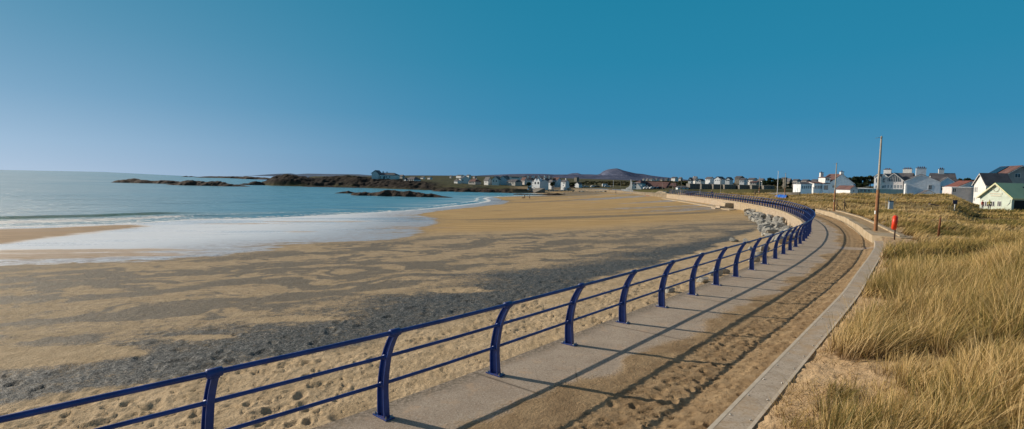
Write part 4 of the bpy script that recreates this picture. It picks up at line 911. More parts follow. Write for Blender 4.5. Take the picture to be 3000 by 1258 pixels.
# ================================================================== houses
def window(par,x,z,w,h,y=-.0,frame='trim',deep=.05):
    f=MB(); b_=.09*min(1.6,max(w,h)); 
    f.box(x-w/2-b_,x+w/2+b_,y-deep,y+.02,z-h/2-b_,z+h/2+b_)
    fo=f.build('window',M[frame],par); n=2 if w>.8*h else 1
    MB().box(x-w/2,x+w/2,y-deep-.02,y-deep+.005,z-h/2,z+h/2).build('pane',M['glass'],fo)
    MB().box(x-.035,x+.035,y-deep-.035,y-deep-.018,z-h/2,z+h/2).build('glazing_bar',M[frame],fo)
    return fo
def house(label,xl,xr,yr,ye,yb,Yd,ridge='x',depth=None,wall='white',roof='slate',ch=(),win=(),cat='house',grp=None,rz=None,over=.25,hip=0.,ridge_at=.5,name='house',panes=True,pot=True,below=2.,turn=None,dcap=.45):
    if turn is None: turn=0. if Yd<296 or rz is not None else .88
    xc=(xl+xr)/2; w=(xr-xl)*Yd/1600; p=atY(xc,yb,Yd); base=p[2]; az=math.atan((xc-1500)/1600)
    if rz is None: rz=-az*.45
    t=empty(name,(p[0],p[1],base),rz); tag(t,label,cat,grp)
    k=Yd/1600; he=zat(xc,ye,Yd)-base; hr=zat(xc,yr,Yd)-base
    if depth is None: depth=min(max(w*.6,6.),11.)
    rel=rz+az; fpx=(xr-xl)
    if turn:
        rz=-az-turn; rel=-turn; app=w; depth=min(depth,dcap*app/math.sin(turn)); w=(app-depth*math.sin(turn))/math.cos(turn)
        c0=atY(xl,yb,Yd); t.location=(c0[0]+math.cos(rz)*w/2,c0[1]+math.sin(rz)*w/2,base); t.rotation_euler=(0,0,rz); fpx=w*math.cos(turn)/k
    hw=w/2
    wm=MB()
    if ridge=='y':
        xr_=(-hw+w*ridge_at)
        wm.prism([(-hw,-below),(hw,-below),(hw,he),(xr_,hr-.05),(-hw,he)],0,depth); 
        th=.16
        # two roof planes as one chevron
        sl=(hr-he)/max(hw,.1)
        rm=MB().prism([(-hw-over,he-over*sl),(xr_,hr),(hw+over,he-over*sl),(hw+over,he-over*sl+th),(xr_,hr+th*1.15),(-hw-over,he-over*sl+th)],-over,depth+over)
        bm_=MB().prism([(-hw-over,he-over*sl-.12),(xr_,hr-.12),(hw+over,he-over*sl-.12),(hw+over,he-over*sl+.03),(xr_,hr+.03),(-hw-over,he-over*sl+.03)],-over-.05,-over-.002)
    else:
        d2=depth/2
        if hip>0:
            wm.box(-hw,hw,0,depth,-below,he)
            o_=over; hx=hip*min(hw,depth*.5)
            rm=MB().add([(-hw-o_,-o_,he),(hw+o_,-o_,he),(hw+o_,depth+o_,he),(-hw-o_,depth+o_,he),(-hw+hx,d2,hr),(hw-hx,d2,hr),(-hw-o_,-o_,he-.12),(hw+o_,-o_,he-.12),(hw+o_,depth+o_,he-.12),(-hw-o_,depth+o_,he-.12)],
              [(0,1,5,4),(1,2,5),(2,3,4,5),(3,0,4),(6,7,1,0),(7,8,2,1),(8,9,3,2),(9,6,0,3),(9,8,7,6)]); bm_=None
        else:
            wm.add([(-hw,0,-below),(-hw,depth,-below),(-hw,depth,he),(-hw,d2,hr-.05),(-hw,0,he),(hw,0,-below),(hw,depth,-below),(hw,depth,he),(hw,d2,hr-.05),(hw,0,he)],
              [(0,4,3,2,1),(5,6,7,8,9),(0,5,9,4),(4,9,8,3),(3,8,7,2),(2,7,6,1),(1,6,5,0)])
            th=.16; sl=(hr-he)/d2; o_=over
            P_=[(-o_,he-o_*sl),(d2,hr),(depth+o_,he-o_*sl),(depth+o_,he-o_*sl+th),(d2,hr+th*1.15),(-o_,he-o_*sl+th)]
            n=6; vs=[(-hw-o_,a_,b_) for a_,b_ in P_]+[(hw+o_,a_,b_) for a_,b_ in P_]
            rm=MB().add(vs,[tuple(range(n)),tuple(range(2*n-1,n-1,-1))]+[(i,(i+1)%n,(i+1)%n+n,i+n) for i in range(n)]); bm_=None
    wm.build('wall',M[wall],t); ro=rm.build('roof',M[roof],t)
    if bm_ is not None and Yd<300: bm_.build('bargeboard',M['trim' if roof!='greenroof' else 'cream'],t)
    for c_ in ch:
        px_,topy,wd,*rest=c_; dy=rest[0] if rest else (depth*.5 if ridge=='x' else depth*.3); cm=rest[1] if len(rest)>1 else wall
        cx_=(px_-xc)*k if not turn else (px_-xc)/(xr-xl)*w; zt=zat(px_,topy,Yd)-base; cw=wd*k/2
        co=MB().box(cx_-cw,cx_+cw,dy-.42,dy+.42,min(he,zt-1.5),zt-.35).build('chimney',M[cm],ro)
        MB().box(cx_-cw-.09,cx_+cw+.09,dy-.5,dy+.5,zt-.35,zt-.22).build('chimney_cap',M['slate'],ro)
        if pot:
            npot=max(1,int(cw*2/.55))
            for q in range(npot):
                xx=cx_+(q-(npot-1)/2)*.5; MB().tube([(xx,dy,zt-.23),(xx,dy,zt+.12),(xx,dy,zt+.14)],[.15,.12,.15],8).build('chimney_pot',M['pot'],ro,True)
    for (wx_,wy_,ww,wh) in win:
        xx=(wx_-xc)*k/math.cos(rz) if not turn else -hw+min(max((wx_-xl)/(xr-xl),.1),.9)*w; zz=zat(wx_,wy_,Yd)-base
        if panes: window(t,xx,zz,ww*k,wh*k)
        else: MB().box(xx-ww*k/2,xx+ww*k/2,-.05,.03,zz-wh*k/2,zz+wh*k/2).build('window',M['glass'],t)
    return t
def addp(t,name,mb,m,**k): return mb.build(name,M[m],t,**k)
GV='houses of the far village'
# --- headland
t=house('large pale house with wide slate roof alone on the headland',1103,1170,506.5,513,525,440,hip=.5,ch=((1118,502,3),(1132,503,2.5)),win=[(x_,519,3,4) for x_ in (1110,1117,1133,1139,1150)],wall='white',panes=False,grp=None,turn=.35)
k_=440/1600; addp(t,'wing',MB().prism([(-41*k_,-1),(-20*k_,-1),(-20*k_,3.6),(-30*k_,6.4),(-41*k_,4.4)],-1.5,7),'white'); addp(t,'wing_roof',MB().prism([(-43*k_,4.1),(-30*k_,6.5),(-19*k_,3.7),(-19*k_,3.9),(-30*k_,6.9),(-43*k_,4.4)],-1.8,7.3),'slate'); addp(t,'entrance_arch',MB().prism([(-8*k_,0),(-3*k_,0),(-3*k_,1.6),(-5.5*k_,2.4),(-8*k_,1.6)],-.1,.0),'glass')
house('low dark hipped bungalow right of the large headland house',1187,1232,518.5,526,532,425,hip=.7,win=[(x_,528.5,3,3) for x_ in (1205,1214,1224)],panes=False)
house('tiny white gable end against the left of the dark hipped bungalow',1183,1194,522,527,531,418,ridge='y',depth=6,panes=False)
for i,(a_,b_,yr,ye,yb,Yd,lb) in enumerate(((1170,1185,513,517,524,520,'small pale house just right of the large headland house'),(1232,1246,518,521,525,640,'small white house on the low ridge behind the headland bungalow, left of two'),(1252,1266,519,521,525,640,'small white house on the low ridge behind the headland bungalow, right of two'),
    (1317,1326,514.5,517,520,900,'tiny white house on the skyline left of the long skyline row'),(1336,1362,513,515.5,519,900,'long pale row of houses on the skyline'),(1366,1380,512.5,515,519,880,'pale skyline house with pointed roof right of the long row'),(1385,1396,516,518,522,800,'small grey house below the skyline row'))):
    house(lb,a_,b_,yr,ye,yb,Yd,panes=False,wall='white' if i%3 else 'grey',roof='slate',ch=((a_+2,yr-1.2,1.3),) if i%2 else (),pot=False)
house('tall white gabled house behind the rocky shore, seen from its gable end',1349,1379,516.5,525,537,430,ridge='y',depth=12,win=[(1356,529,3,4)],panes=False,rz=.2)
house('small white cottage tight left of the tall gabled shore house',1330,1349,527,531,536,425,panes=False,ch=((1338,524.5,1.5),),pot=False)
house('brown hipped bungalow with a dark row of windows on the shore',1372,1409,524,532,539,415,hip=.9,roof='brownroof',wall='grey',ch=((1401,522,2.5),),win=[(x_,535.5,4,3) for x_ in (1378,1385,1392,1400)],panes=False,pot=False)
t=house('big white seaside house with blue shaded gable wing',1461,1484,516,526,541,400,ridge='y',depth=11,wall='blue_and_shade',win=(),panes=False,rz=-.15)  # shade on the white wing painted as its wall colour
house('lit white front with pointed bay left of the blue shaded gable wing',1440,1461,517.5,526.5,541,396,ridge='y',depth=8,win=[(1446,531,2.5,5),(1454,531,2.5,5)],panes=False,rz=-.3)
house('low white cottage with lean-to left of the big white seaside house',1418,1440,520,529,539,402,win=[(1426,534,2,2.5),(1433,534,2,2.5)],panes=False)
house('dark slate roofed house tight right of the blue shaded gable wing',1476,1493,515.5,525,535,425,ridge='y',depth=12,panes=False)
house('long white flat fronted building with dark ribbon windows behind the village',1491,1535,515.5,518.5,528,470,depth=9,win=[(1510,521,22,2.2)],panes=False,rz=-.2)
house('long low dark roofed house below the long white building',1484,1530,526,533,541,395,wall='grey',panes=False,win=[(1506,537,4,3),(1518,537,4,3)],hip=.3)
house('pink and white house between the long low roof and the chimney terrace',1526,1545,521,528,541,415,wall='terracotta',roof='brownroof',win=[(1532,533,2,4),(1538,533,2,4)],panes=False)
t=house('terrace with five white chimneys on its long dark roof',1541,1616,517,529,546,420,ch=[(x_,513.2,3.6,2.5,'white') for x_ in (1546,1564,1577.5,1594.5,1608)],pot=False,panes=False,rz=-.05)
for px_ in (1560,1578,1597): addp(t,'dormer',MB().prism([((px_-1578.5-4)*.2625,6.2),((px_-1578.5+4)*.2625,6.2),((px_-1578.5+4)*.2625,7.0),((px_-1578.5)*.2625,8.0),((px_-1578.5-4)*.2625,7.0)],.2,3.5),'blue_and_shade')
t=house('pale blue fronted guest house with two gables before the chimney terrace',1558,1606,526,532.5,548,392,wall='blue_and_shade',win=[(1563,537,3,3),(1570,537,3,3),(1563,545,3,3),(1581,545,3,3)],ch=((1585,521,3.2),(1605,521,2.4)),panes=False,pot=False)
k_=392/1600
for c_ in (1583,1596.5): 
    x0=(c_-1582)*k_; addp(t,'front_gable',MB().prism([(x0-7*k_,-1),(x0+7*k_,-1),(x0+7*k_,3.9),(x0,5.9),(x0-7*k_,3.9)],-1.2,2),'blue_and_shade'); addp(t,'gable_window',MB().box(x0-3*k_,x0+3*k_,-1.26,-1.19,1.9,3.5),'glass')
house('small dark hedged cottage right of the blue guest house',1607,1622,528,534,547,400,wall='blue_and_shade',panes=False)
house('bright blue house with brown roof behind the guest house',1618,1644,521,528,546,425,wall='blue_and_shade',roof='brownroof',win=[(1626,533,2.5,4),(1636,533,2.5,4)],panes=False)
house('bright blue house with one tall white chimney at the car park',1643,1667,528,533,549,400,wall='blue_and_shade',ch=((1653,521.5,3,3,'white'),),win=[(1656,537,2.5,3.5),(1662,537,2.5,3.5),(1656,544,2.5,3)],panes=False,pot=False)
house('small blue cottage in the dark hedge right of the tall chimney house',1684,1705,535,540,547,415,wall='blue_and_shade',ridge='y',depth=8,panes=False)
house('square dark block building on the hill left of the mountain',1682,1696,520,520.6,527,560,wall='stone',depth=8,panes=False)
# --- the hotel with the white curved gable
t=house('long brown roofed hotel with white curved gable facing the sea',1880,1950,533.5,551,559,330,depth=12,wall='grey',roof='brownroof',panes=False,win=[(x_,554.5,5,3) for x_ in (1900,1918,1932,1944)],rz=-.62,name='hotel')
k_=330/1600; X0=1915
def hx(px_): return (px_-X0)*k_
def hz_(py_): return zat(1900,py_,330)-zat(1915,559,330)
addp(t,'front_wing',MB().prism([(hx(1856),-1),(hx(1886),-1),(hx(1886),hz_(543)),(hx(1880),hz_(536)),(hx(1860),hz_(536)),(hx(1856),hz_(543))],-4,6),'white')
addp(t,'front_roof',MB().add([(hx(1853),-4.5,hz_(540)),(hx(1884),-4.5,hz_(537)),(hx(1890),7,hz_(537)),(hx(1853),7,hz_(540)),(hx(1872),.5,hz_(529)),(hx(1876),4,hz_(529))],[(0,1,4),(1,2,5,4),(2,3,5),(3,0,4,5),(0,3,2,1)]),'brownroof')
addp(t,'curved_gable',MB().prism([(hx(1836),-1),(hx(1857),-1),(hx(1857),hz_(536)),(hx(1854),hz_(533)),(hx(1853.5),hz_(527.5)),(hx(1851.5),hz_(527.5)),(hx(1851),hz_(536)),(hx(1850),hz_(544)),(hx(1846),hz_(550)),(hx(1838),hz_(553))],-4.6,-4.05),'white')
addp(t,'curved_buttress',MB().prism([(hx(1872),-1),(hx(1888),-1),(hx(1885),hz_(552)),(hx(1880),hz_(546)),(hx(1875),hz_(541)),(hx(1872),hz_(540))],-4.6,-4.05),'white')
for a_,b_,c_,d_ in ((1856,1860,538,541.5),(1864,1869,538,543.5),(1865,1868,548,552)): addp(t,'window',MB().box(hx(a_),hx(b_),-4.08,-3.96,hz_(d_),hz_(c_)),'glass')
addp(t,'dormer',MB().prism([(hx(1888),hz_(551)),(hx(1904),hz_(551)),(hx(1898),hz_(541))],-1.5,4),'brownroof'); addp(t,'dormer_face',MB().prism([(hx(1889),hz_(551)),(hx(1903),hz_(551)),(hx(1897.5),hz_(542.5))],-1.56,-1.51),'terracotta')
addp(t,'far_wing',MB().box(hx(1950),hx(1976),1,11,-1,hz_(551)),'grey'); addp(t,'far_wing_roof',MB().add([(hx(1949),.5,hz_(551.5)),(hx(1981),.5,hz_(551.5)),(hx(1981),11.5,hz_(551.5)),(hx(1949),11.5,hz_(551.5)),(hx(1949),6,hz_(535)),(hx(1971),6,hz_(535))],[(0,1,5,4),(1,2,5),(2,3,4,5),(3,0,4),(3,2,1,0)]),'brownroof')
for px_ in (1912,1920,1955,1961,1967): addp(t,'rooflight',MB().box(hx(px_-1.5),hx(px_+1.5),2.15,2.6,hz_(545),hz_(542.5)),'glass')
house('blue roofed bungalow half hidden between the hotel and the grey blocks',1986,2017,545,549.5,557,262,wall='blue_and_shade',roof=None or 'slate',win=[(1996,553,5,4),(2009,553,3,4)],panes=False,hip=.4)
# --- grey apartment blocks
for i,(a_,b_,lb) in enumerate(((2021,2050,'grey rendered apartment block, leftmost of the row below the ridge houses'),(2055,2084,'grey rendered apartment block, second from the left of the row'),(2090,2118,'grey rendered apartment block left of the dark gap behind a lamp post'),(2123,2155,'grey rendered apartment block right of the dark gap behind a lamp post'),(2167,2200,'brownish apartment block with a dark right flank'),(2203,2236,'brownish apartment block behind the pale lamp post'),(2238,2268,'low pale block at the right end of the row, half behind the dune'))):
    Yd=262-i*4; yt=540+i*.9
    t=house(lb,a_,b_,yt-.5,yt,560,Yd,wall='blockc',roof='blockc',depth=9,win=[(a_+(b_-a_)*f_,y_,3.2,2.6) for f_ in (.2,.45,.72) for y_ in (yt+4.5,yt+11)],panes=False,cat='apartment block',grp='grey apartment blocks below the ridge',name='apartment_block',rz=-.12,over=.1)
# --- ridge houses
RH=[(1882,1890,523,526,529,700,'x','white','tiny white house at the left end of the ridge row',0),(1892,1900,524,526.5,530,690,'x','grey','tiny grey house second along the ridge row',0),(1902,1916,522.5,525.5,529,680,'x','white','bright white pair of houses on the ridge right of the tiny grey one',1),(1918,1928,523,526,530,680,'x','white','small white house on the ridge right of the bright pair',0),
 (1933,1944,524,526.5,530,650,'x','grey','pale grey house midway along the far ridge row',0),(1947,1960,522,525.5,530,640,'x','grey','grey house with raised roof below the mountain slope',0),(1966,1986,519,522.5,526,560,'x','white','long dark roofed house with white front on the ridge',0),(1988,1999,520,524,527,540,'x','grey','dark roofed house at the right end of the far ridge row',0),
 (2016,2030,521,528,533,345,'y','white','small white gabled house at the left of the near ridge group',0),(2027,2044,518,526,533,350,'x','white','dark pyramid roofed house on the near ridge group',1),(2040,2064,525,530,534,330,'y','white','low white wide gable standing forward on the ridge',0),(2066,2090,519.5,524.5,532,350,'x','blue_and_shade','dark roofed house with shaded front in the middle of the ridge',0),
 (2092,2122,518.5,525,534,335,'y','blue_and_shade','wide low gabled house with shaded front on the ridge',0),(2124,2146,520,526,534,340,'y','blue_and_shade','pale blue shaded gable right of the wide low gabled house',0),(2152,2178,517,521.5,530,360,'x','stone','dark stepped roof house standing highest on the ridge',1),(2166,2189,523,528,539,320,'x','blue_and_shade','pale shaded house with white framed side bay',0),
 (2188,2218,522.5,528,538,325,'x','white','white fronted house with dark low roof right of the side bay house',0),(2196,2228,531.5,535,542,300,'x','grey','red brown roofed long bungalow below the white fronted house',0),(2219,2240,524,530,541,310,'x','white','dark roofed white house at the right end of the near ridge group',0),(2320,2343,526,530,542,330,'x','grey','dark roofed house right of the grey stone tower',0),
 (2345,2372,527,531,541,340,'x','grey','long dark roof behind the many windowed conservatory house',0),(2374,2402,526.5,531,541,345,'x','white','dark low roof peeping over the beach house with red chimneys',0)]
for a_,b_,yr,ye,yb,Yd,rg,wl,lb,c_ in RH:
    house(lb,a_,b_,yr,ye,yb,Yd,ridge=rg,wall=wl,roof='brownroof' if 'brown roof' in lb else 'slate',ch=((a_+4,yr-2,1.6),) if c_ else (),win=[(a_+(b_-a_)*f_,(ye+yb)/2-.5,2.4,2.6) for f_ in (.25,.6,.85)] if Yd<400 else (),panes=False,pot=False,grp='houses on the ridge behind the dunes',depth=8,turn=.35+.25*((a_*7)%3))
house('square grey stone tower house on the ridge right of the dark copse',2289,2303,521,522.5,545,300,wall='stone',roof='slate',win=[(2294,528,2,3)],panes=False,depth=6)
house('stone cottage roof falling away right of the tower house',2302,2318,524,531,545,305,wall='stone',panes=False)
# ================================================================== larger houses on the right
def absorb(main,sub):
    mi=main.matrix_basis.inverted()@sub.matrix_basis
    for c_ in list(sub.children): c_.parent=main; c_.matrix_parent_inverse=mi
    bpy.data.objects.remove(sub)
def bars(t,mat_,pts,y=-.09,r=.03):
    mb=MB()
    for a_,b_ in pts: mb.tube([(a_[0],y,a_[1]),(b_[0],y,b_[1])],r,4)
    return mb
# beach house with red chimneys
T=house('white gable ended house with two red topped chimneys and brown roof',2427,2500,511,537,562,190,ridge='y',depth=7,roof='brownroof',wall='white',ridge_at=.5,ch=((2465,501,9,.4),(2436,503,9,6.6)),win=[(2441,547,7,7)],rz=0.02)
absorb(T,house('x',2384,2427,534,538,562,189.5,wall='white',roof='brownroof',depth=6,win=[(2388,549,6,9),(2397,549,6,9),(2404,549,5,9)],rz=.02,over=.35))
absorb(T,house('x',2417,2432,518.5,520,534,188.6,wall='white',roof='brownroof',depth=4,win=[(2424,526,11,7)],rz=.02,below=.3,hip=.2))
absorb(T,house('x',2411,2427,537,538,562,188.7,wall='trim',roof='brownroof',depth=2,win=[(2419,550,11,13)],rz=.02,hip=.2))
house('many windowed white conservatory annex with jagged roof, left of the red chimney house',2345,2378,533,539,562,186,wall='white',roof='slate',hip=.5,depth=5,win=[(x_,549,3.6,8) for x_ in (2350,2356,2362,2368,2374)],rz=0.,name='conservatory')
t=empty('swing_frame',tuple(atY(2337,561,182)),0); tag(t,'pale green double A shaped play frame left of the conservatory annex','play frame')
for dx in (-.38,.38): MB().tube([(dx-.42,0,-.5),(dx,0,3.2),(dx+.42,0,-.5)],.06,6).build('leg_frame',M['palegreen'],t)
MB().tube([(-.4,0,3.2),(.4,0,3.2)],.05,6).build('crossbar',M['palegreen'],t)
house('tiny white gabled cottage with dark roof between the two big white houses',2490,2513,546,555,568,165,ridge='y',depth=7,win=[(2500,560,3,6)],rz=.02,roof='brownroof')
t=house('low glazed garden room left of the pair of big white houses',2515,2560,551,553,566,166,wall='aqua',roof='trim',depth=4,hip=.6,win=[(x_,559,6,8) for x_ in (2523,2534,2545)],rz=0,name='garden_room')
# twin white houses
A_=house('big white house with glazed triangular gable, twin dormers and wide chimneys',2590,2657,508,528,566,172,wall='white',roof='slate',depth=8,ch=((2594,492.5,19,4.),(2642.5,491.5,22,4.5)),rz=-.78,win=[(2648,552,4,8)])
absorb(A_,house('x',2594,2639,508,528,566,169,ridge='y',wall='terracotta',depth=5,roof='slate',rz=-.78,win=[(x_,547,3.4,9) for x_ in (2602,2607.5,2613,2618.5,2624,2629.5)]))
for a_,b_ in ((2560,2575),(2579,2596)): absorb(A_,house('x',a_,b_,510.5,518,566,171,ridge='y',wall='white',depth=7,roof='slate',rz=-.78,win=[((a_+b_)/2,529,6,12),((a_+b_)/2,548,6,8)],over=.12))
k_=169/1600; ang=-.78; pz=lambda py: zat(2616,py,169)
gt=MB(); X0=2616.5
gt.prism([((2601-X0)*k_,pz(532)-A_.location.z),((2632-X0)*k_,pz(532)-A_.location.z),((2631-X0)*k_,pz(524)-A_.location.z),((2616.5-X0)*k_,pz(511)-A_.location.z),((2602-X0)*k_,pz(524)-A_.location.z)],-.1,-.03)
g_=gt.build('gable_glazing',M['glass']); q=atY(2616.5,566,169); g_.parent=A_; g_.matrix_parent_inverse=A_.matrix_basis.inverted()@Matrix.Translation((q[0],q[1],A_.location.z))@Matrix.Rotation(ang,4,'Z')
for i in range(7):
    x_=(-13+i*4.33)*k_; ht=min(524-(524-511)*(1-abs(-13+i*4.33)/14.5),524); b_=MB().box(x_-.035,x_+.035,-.15,-.1,pz(532)-A_.location.z,pz(ht)-A_.location.z).build('glazing_bar',M['trim'],g_)
t=empty('garden_screen',tuple(atY(2600,569,163)),-.06); tag(t,'long aqua glass and rendered screen wall before the twin white houses','garden wall')
for i in range(5): MB().box(-4.2+i*1.72,-4.2+i*1.72+1.68,0,.08,-1.5,1.45).build('panel',M['aqua'],t)
MB().box(-4.3,4.5,-.03,.11,1.45,1.53).build('top_rail',M['trim'],t)
B_=house('big white house with blue shaded gable wall and large central chimney',2656,2742,512,532.5,574,165,ridge='y',wall='blue_and_shade',depth=9,ridge_at=.46,ch=((2695,489.5,24,.45,'blue_and_shade'),),win=[(2716,549,7,12)],rz=-.50,over=.12)  # bluish shade of the white walls is put into their colour
absorb(B_,house('x',2736,2792,508.5,534.5,574,170,ridge='x',wall='blue_and_shade',depth=8,ch=((2761,491.5,13,4.,'white'),),win=[(2748,552,5,13)],rz=-.50))
absorb(B_,house('x',2753,2793,520.5,536,574,166,ridge='y',wall='blue_and_shade',depth=5,win=[(2764.5,552,8,13),(2779.5,552,8,13)],rz=-.50))
absorb(B_,house('x',2700,2740,559,571,578,158,ridge='y',wall='blue_and_shade',depth=6,rz=-.50,over=.15))
b_=MB().box(-.45,.0,-.1,8,-2,3.6).build('lit_return',M['white']); q=atY(2656,574,165); b_.parent=B_; b_.matrix_parent_inverse=B_.matrix_basis.inverted()@Matrix.Translation(tuple(q))@Matrix.Rotation(-.50,4,'Z')
V_=house('low pinkish flat fronted bungalow with small red gable, right of the twin white houses',2792,2850,548,549.5,574,150,wall='terracotta',roof='trim',hip=.1,depth=5,win=[(2799,558,8,10)],rz=-.25,name='bungalow',over=.1)
absorb(V_,house('x',2808,2850,531,547,574,154,ridge='y',wall='white',roof='redroof',depth=6,rz=-.2,ridge_at=.85))
house('dark roofed house peeping out behind the low pinkish bungalow',2782,2822,522.5,536,560,230,wall='white',win=[(2797,540,6,6)],rz=-.1,hip=.6)
W_=house('tall white house with steep front gable and dark slate roof behind the green roof',2850,2930,510.5,540,598,125,ridge='y',wall='white',roof='slate',depth=4.9,turn=1.02,dcap=.8,over=.3,ridge_at=.5,win=[(2852,556,2.6,13),(2862,556,2.6,13),(2872,556,2.6,13),(2858,584,3,9)])
W2=house('large grey rendered house with solar panel on its roof, at the right edge',2922,3075,487,533,600,138,wall='grey',roof='brownroof',depth=9,rz=-.30,ridge='y',ridge_at=.42,win=[(2980,515,12,11)],over=.5)
# solar panels
hw_=(3075-2922)*138/1600/2; k_=138/1600; he=zat(2998,533,138)-W2.location.z; hr=zat(2998,487,138)-W2.location.z; xr_=-hw_+2*hw_*.42
def sl_pt(f_,y_,up=.33): return (-hw_+(xr_+hw_)*f_,y_,he+(hr-he)*f_+up)
MB().add([sl_pt(.45,4.6),sl_pt(.45,8.6),sl_pt(.92,8.6),sl_pt(.92,4.6),sl_pt(.45,4.6,.42),sl_pt(.45,8.6,.42),sl_pt(.92,8.6,.42),sl_pt(.92,4.6,.42)],[(0,1,2,3),(4,7,6,5),(0,4,5,1),(1,5,6,2),(2,6,7,3),(3,7,4,0)]).build('solar_panel',M['solar'],W2)
X_=house('pale green gabled clubhouse with light green sheet roof and row of tall windows',2869,3110,541,578,617,92,ridge='y',wall='palegreen',roof='greenroof',depth=17,turn=.62,dcap=.8,over=.35,win=[(2890,598,8,13),(2925,598,8,13),(2970,598,8,13),(3020,598,8,13)],name='clubhouse')
ro_=[c_ for c_ in X_.children if c_.name.startswith('roof')][0]; vv=[v.co for v in ro_.data.vertices]; hX=max(v.x for v in vv); zr_=max(v.z for v in vv); ze_=min(v.z for v in vv if abs(v.x-hX)<.01)+.16
def slx(f_,y_,u_): return (hX*f_,y_,zr_+(ze_-zr_)*f_+u_)
MB().add([slx(.3,4.2,.06),slx(.3,14,.06),slx(.78,14,.06),slx(.78,5.6,.06),slx(.3,4.2,.16),slx(.3,14,.16),slx(.78,14,.16),slx(.78,5.6,.16)],[(0,3,2,1),(4,5,6,7),(0,1,5,4),(1,2,6,5),(2,3,7,6),(3,0,4,7)]).build('solar_panel',M['solar'],X_)
# faint crest on the gable
cz=zat(2904,566,94)-X_.location.z; cr_=MB(); ringpts=[(.42*math.cos(a_),-.07,cz+.7+.42*math.sin(a_)) for a_ in np.linspace(0,2*math.pi,19)]
cr_.tube(ringpts,.035,5); cr_.build('gable_roundel',M['cream'],X_); 
for zz,ww in ((cz-.05,.95),(cz-.4,.8)): MB().box(-ww,ww,-.07,-.02,zz-.07,zz+.07).build('gable_band',M['cream'],X_)
hwX=max(v.co.x for c_ in X_.children if c_.name.startswith('wall') for v in c_.data.vertices)
MB().box(hwX,hwX+.05,.5,16.5,-1,1.75).build('veranda_shade',M['black'],X_)  # black sheet painting the shade under the eave
MB().tube([(hwX-.3,-.5,.9),(hwX+.1,-.5,1.3),(hwX+.15,-.5,1.8)],.06,6).build('flue_pipe',M['trim'],X_,True)
# ================================================================== people, dog, cars
def skinmesh(name,nodes,edges,m,parent,sub=2):
    me=bpy.data.meshes.new(name); me.from_pydata([n_[0] for n_ in nodes],edges,[]); o=bpy.data.objects.new(name,me); col.objects.link(o); o.parent=parent
    me.materials.append(m); md=o.modifiers.new('skin','SKIN'); md.use_smooth_shade=True
    sk=me.skin_vertices[0].data if me.skin_vertices else None
    if sk is None:
        bpy.context.view_layer.objects.active=o
    for i,n_ in enumerate(nodes): me.skin_vertices[0].data[i].radius=(n_[1],n_[1]*(n_[2] if len(n_)>2 else 1)); me.skin_vertices[0].data[i].use_root=(i==0)
    sb2=o.modifiers.new('sub','SUBSURF'); sb2.levels=sub; sb2.render_levels=sub; return o
M['skin']=flat('skin',(.55,.33,.23),.6)
def person(loc,rz,label,top,trs,hairc=(.06,.04,.03),stride=.18,armf=.1,lean=0.,grp=None,h=1.72):
    t=empty('person',tuple(loc),rz); s_=h/1.72; t.scale=(s_,)*3; tag(t,label,'person',grp)
    N=[((0,0,.95),.115,.85),((0,0,1.10),.11,.85),((0,-lean*.5,1.28),.135,.75),((0,-lean,1.42),.11,.7),((0,-lean,1.50),.055),((0,-lean*1.1,1.56),.055),((0,-lean*1.1-.012,1.61),.082,1.1),((0,-lean*1.1-.008,1.68),.09,1.05),((0,-lean*1.1+.005,1.72),.05),((0,-lean*1.1-.105,1.625),.018)]
    Ed=[(0,1),(1,2),(2,3),(3,4),(4,5),(5,6),(6,7),(7,8),(6,9)]
    for sg in (-1,1):
        n=len(N); st=stride*sg
        N+=[((sg*.10,0,.88),.088),((sg*.105,-st*.5-.03,.50),.06),((sg*.105,-st+.03,.09),.04),((sg*.11,-st-.10,.035),.035),
            ((sg*.185,-lean,1.40),.055),((sg*.235,-lean+st*armf*2,1.13),.042),((sg*.24,-lean-.08+st*.7,.90),.032),((sg*.24,-lean-.10+st*.7,.82),.034,.5)]
        Ed+=[(0,n),(n,n+1),(n+1,n+2),(n+2,n+3),(3,n+4),(n+4,n+5),(n+5,n+6),(n+6,n+7)]
        for f_ in range(5):
            m_=len(N); bx_=sg*.24; by_=-lean-.10+st*.7
            a_=(-.028+.014*f_) if f_<4 else -.04; ln=(.06,.07,.066,.05,.045)[f_]
            N+=[((bx_,by_+a_,.80 if f_<4 else .83),.009),((bx_-sg*.015,by_+a_*1.1,.80-ln if f_<4 else .79),.008)]; Ed+=[(n+7,m_),(m_,m_+1)]
    skinmesh('body',N,Ed,M['skin'],t,1)
    skinmesh('jacket',[((0,0,.90),.14,.85),((0,0,1.10),.14,.85),((0,-lean*.5,1.28),.155,.78),((0,-lean,1.43),.115,.75)]+sum([[((sg*.185,-lean,1.40),.072),((sg*.237,-lean+stride*sg*armf*2,1.13),.058),((sg*.24,-lean-.075+stride*sg*.6,.93),.048)] for sg in (-1,1)],[]),[(0,1),(1,2),(2,3),(3,4),(4,5),(5,6),(3,7),(7,8),(8,9)],top,t,1)
    skinmesh('trousers',[((0,0,.93),.13,.85)]+sum([[((sg*.10,0,.86),.10),((sg*.105,-stride*sg*.5-.03,.50),.075),((sg*.105,-stride*sg+.03,.12),.055)] for sg in (-1,1)],[]),[(0,1),(1,2),(2,3),(0,4),(4,5),(5,6)],trs,t,1)
    skinmesh('hair',[((0,-lean*1.1+.03,1.65),.085),((0,-lean*1.1+.02,1.70),.088),((0,-lean*1.1+.0,1.735),.05)],[(0,1),(1,2)],flat('hair',hairc,.6),t,1)
    for sg in (-1,1):
        e_=MB(); e_.tube([(sg*.03,-lean*1.1-.088,1.64),(sg*.03,-lean*1.1-.10,1.64)],.011,6); e_.build('eye',M['black'],t)
    return t
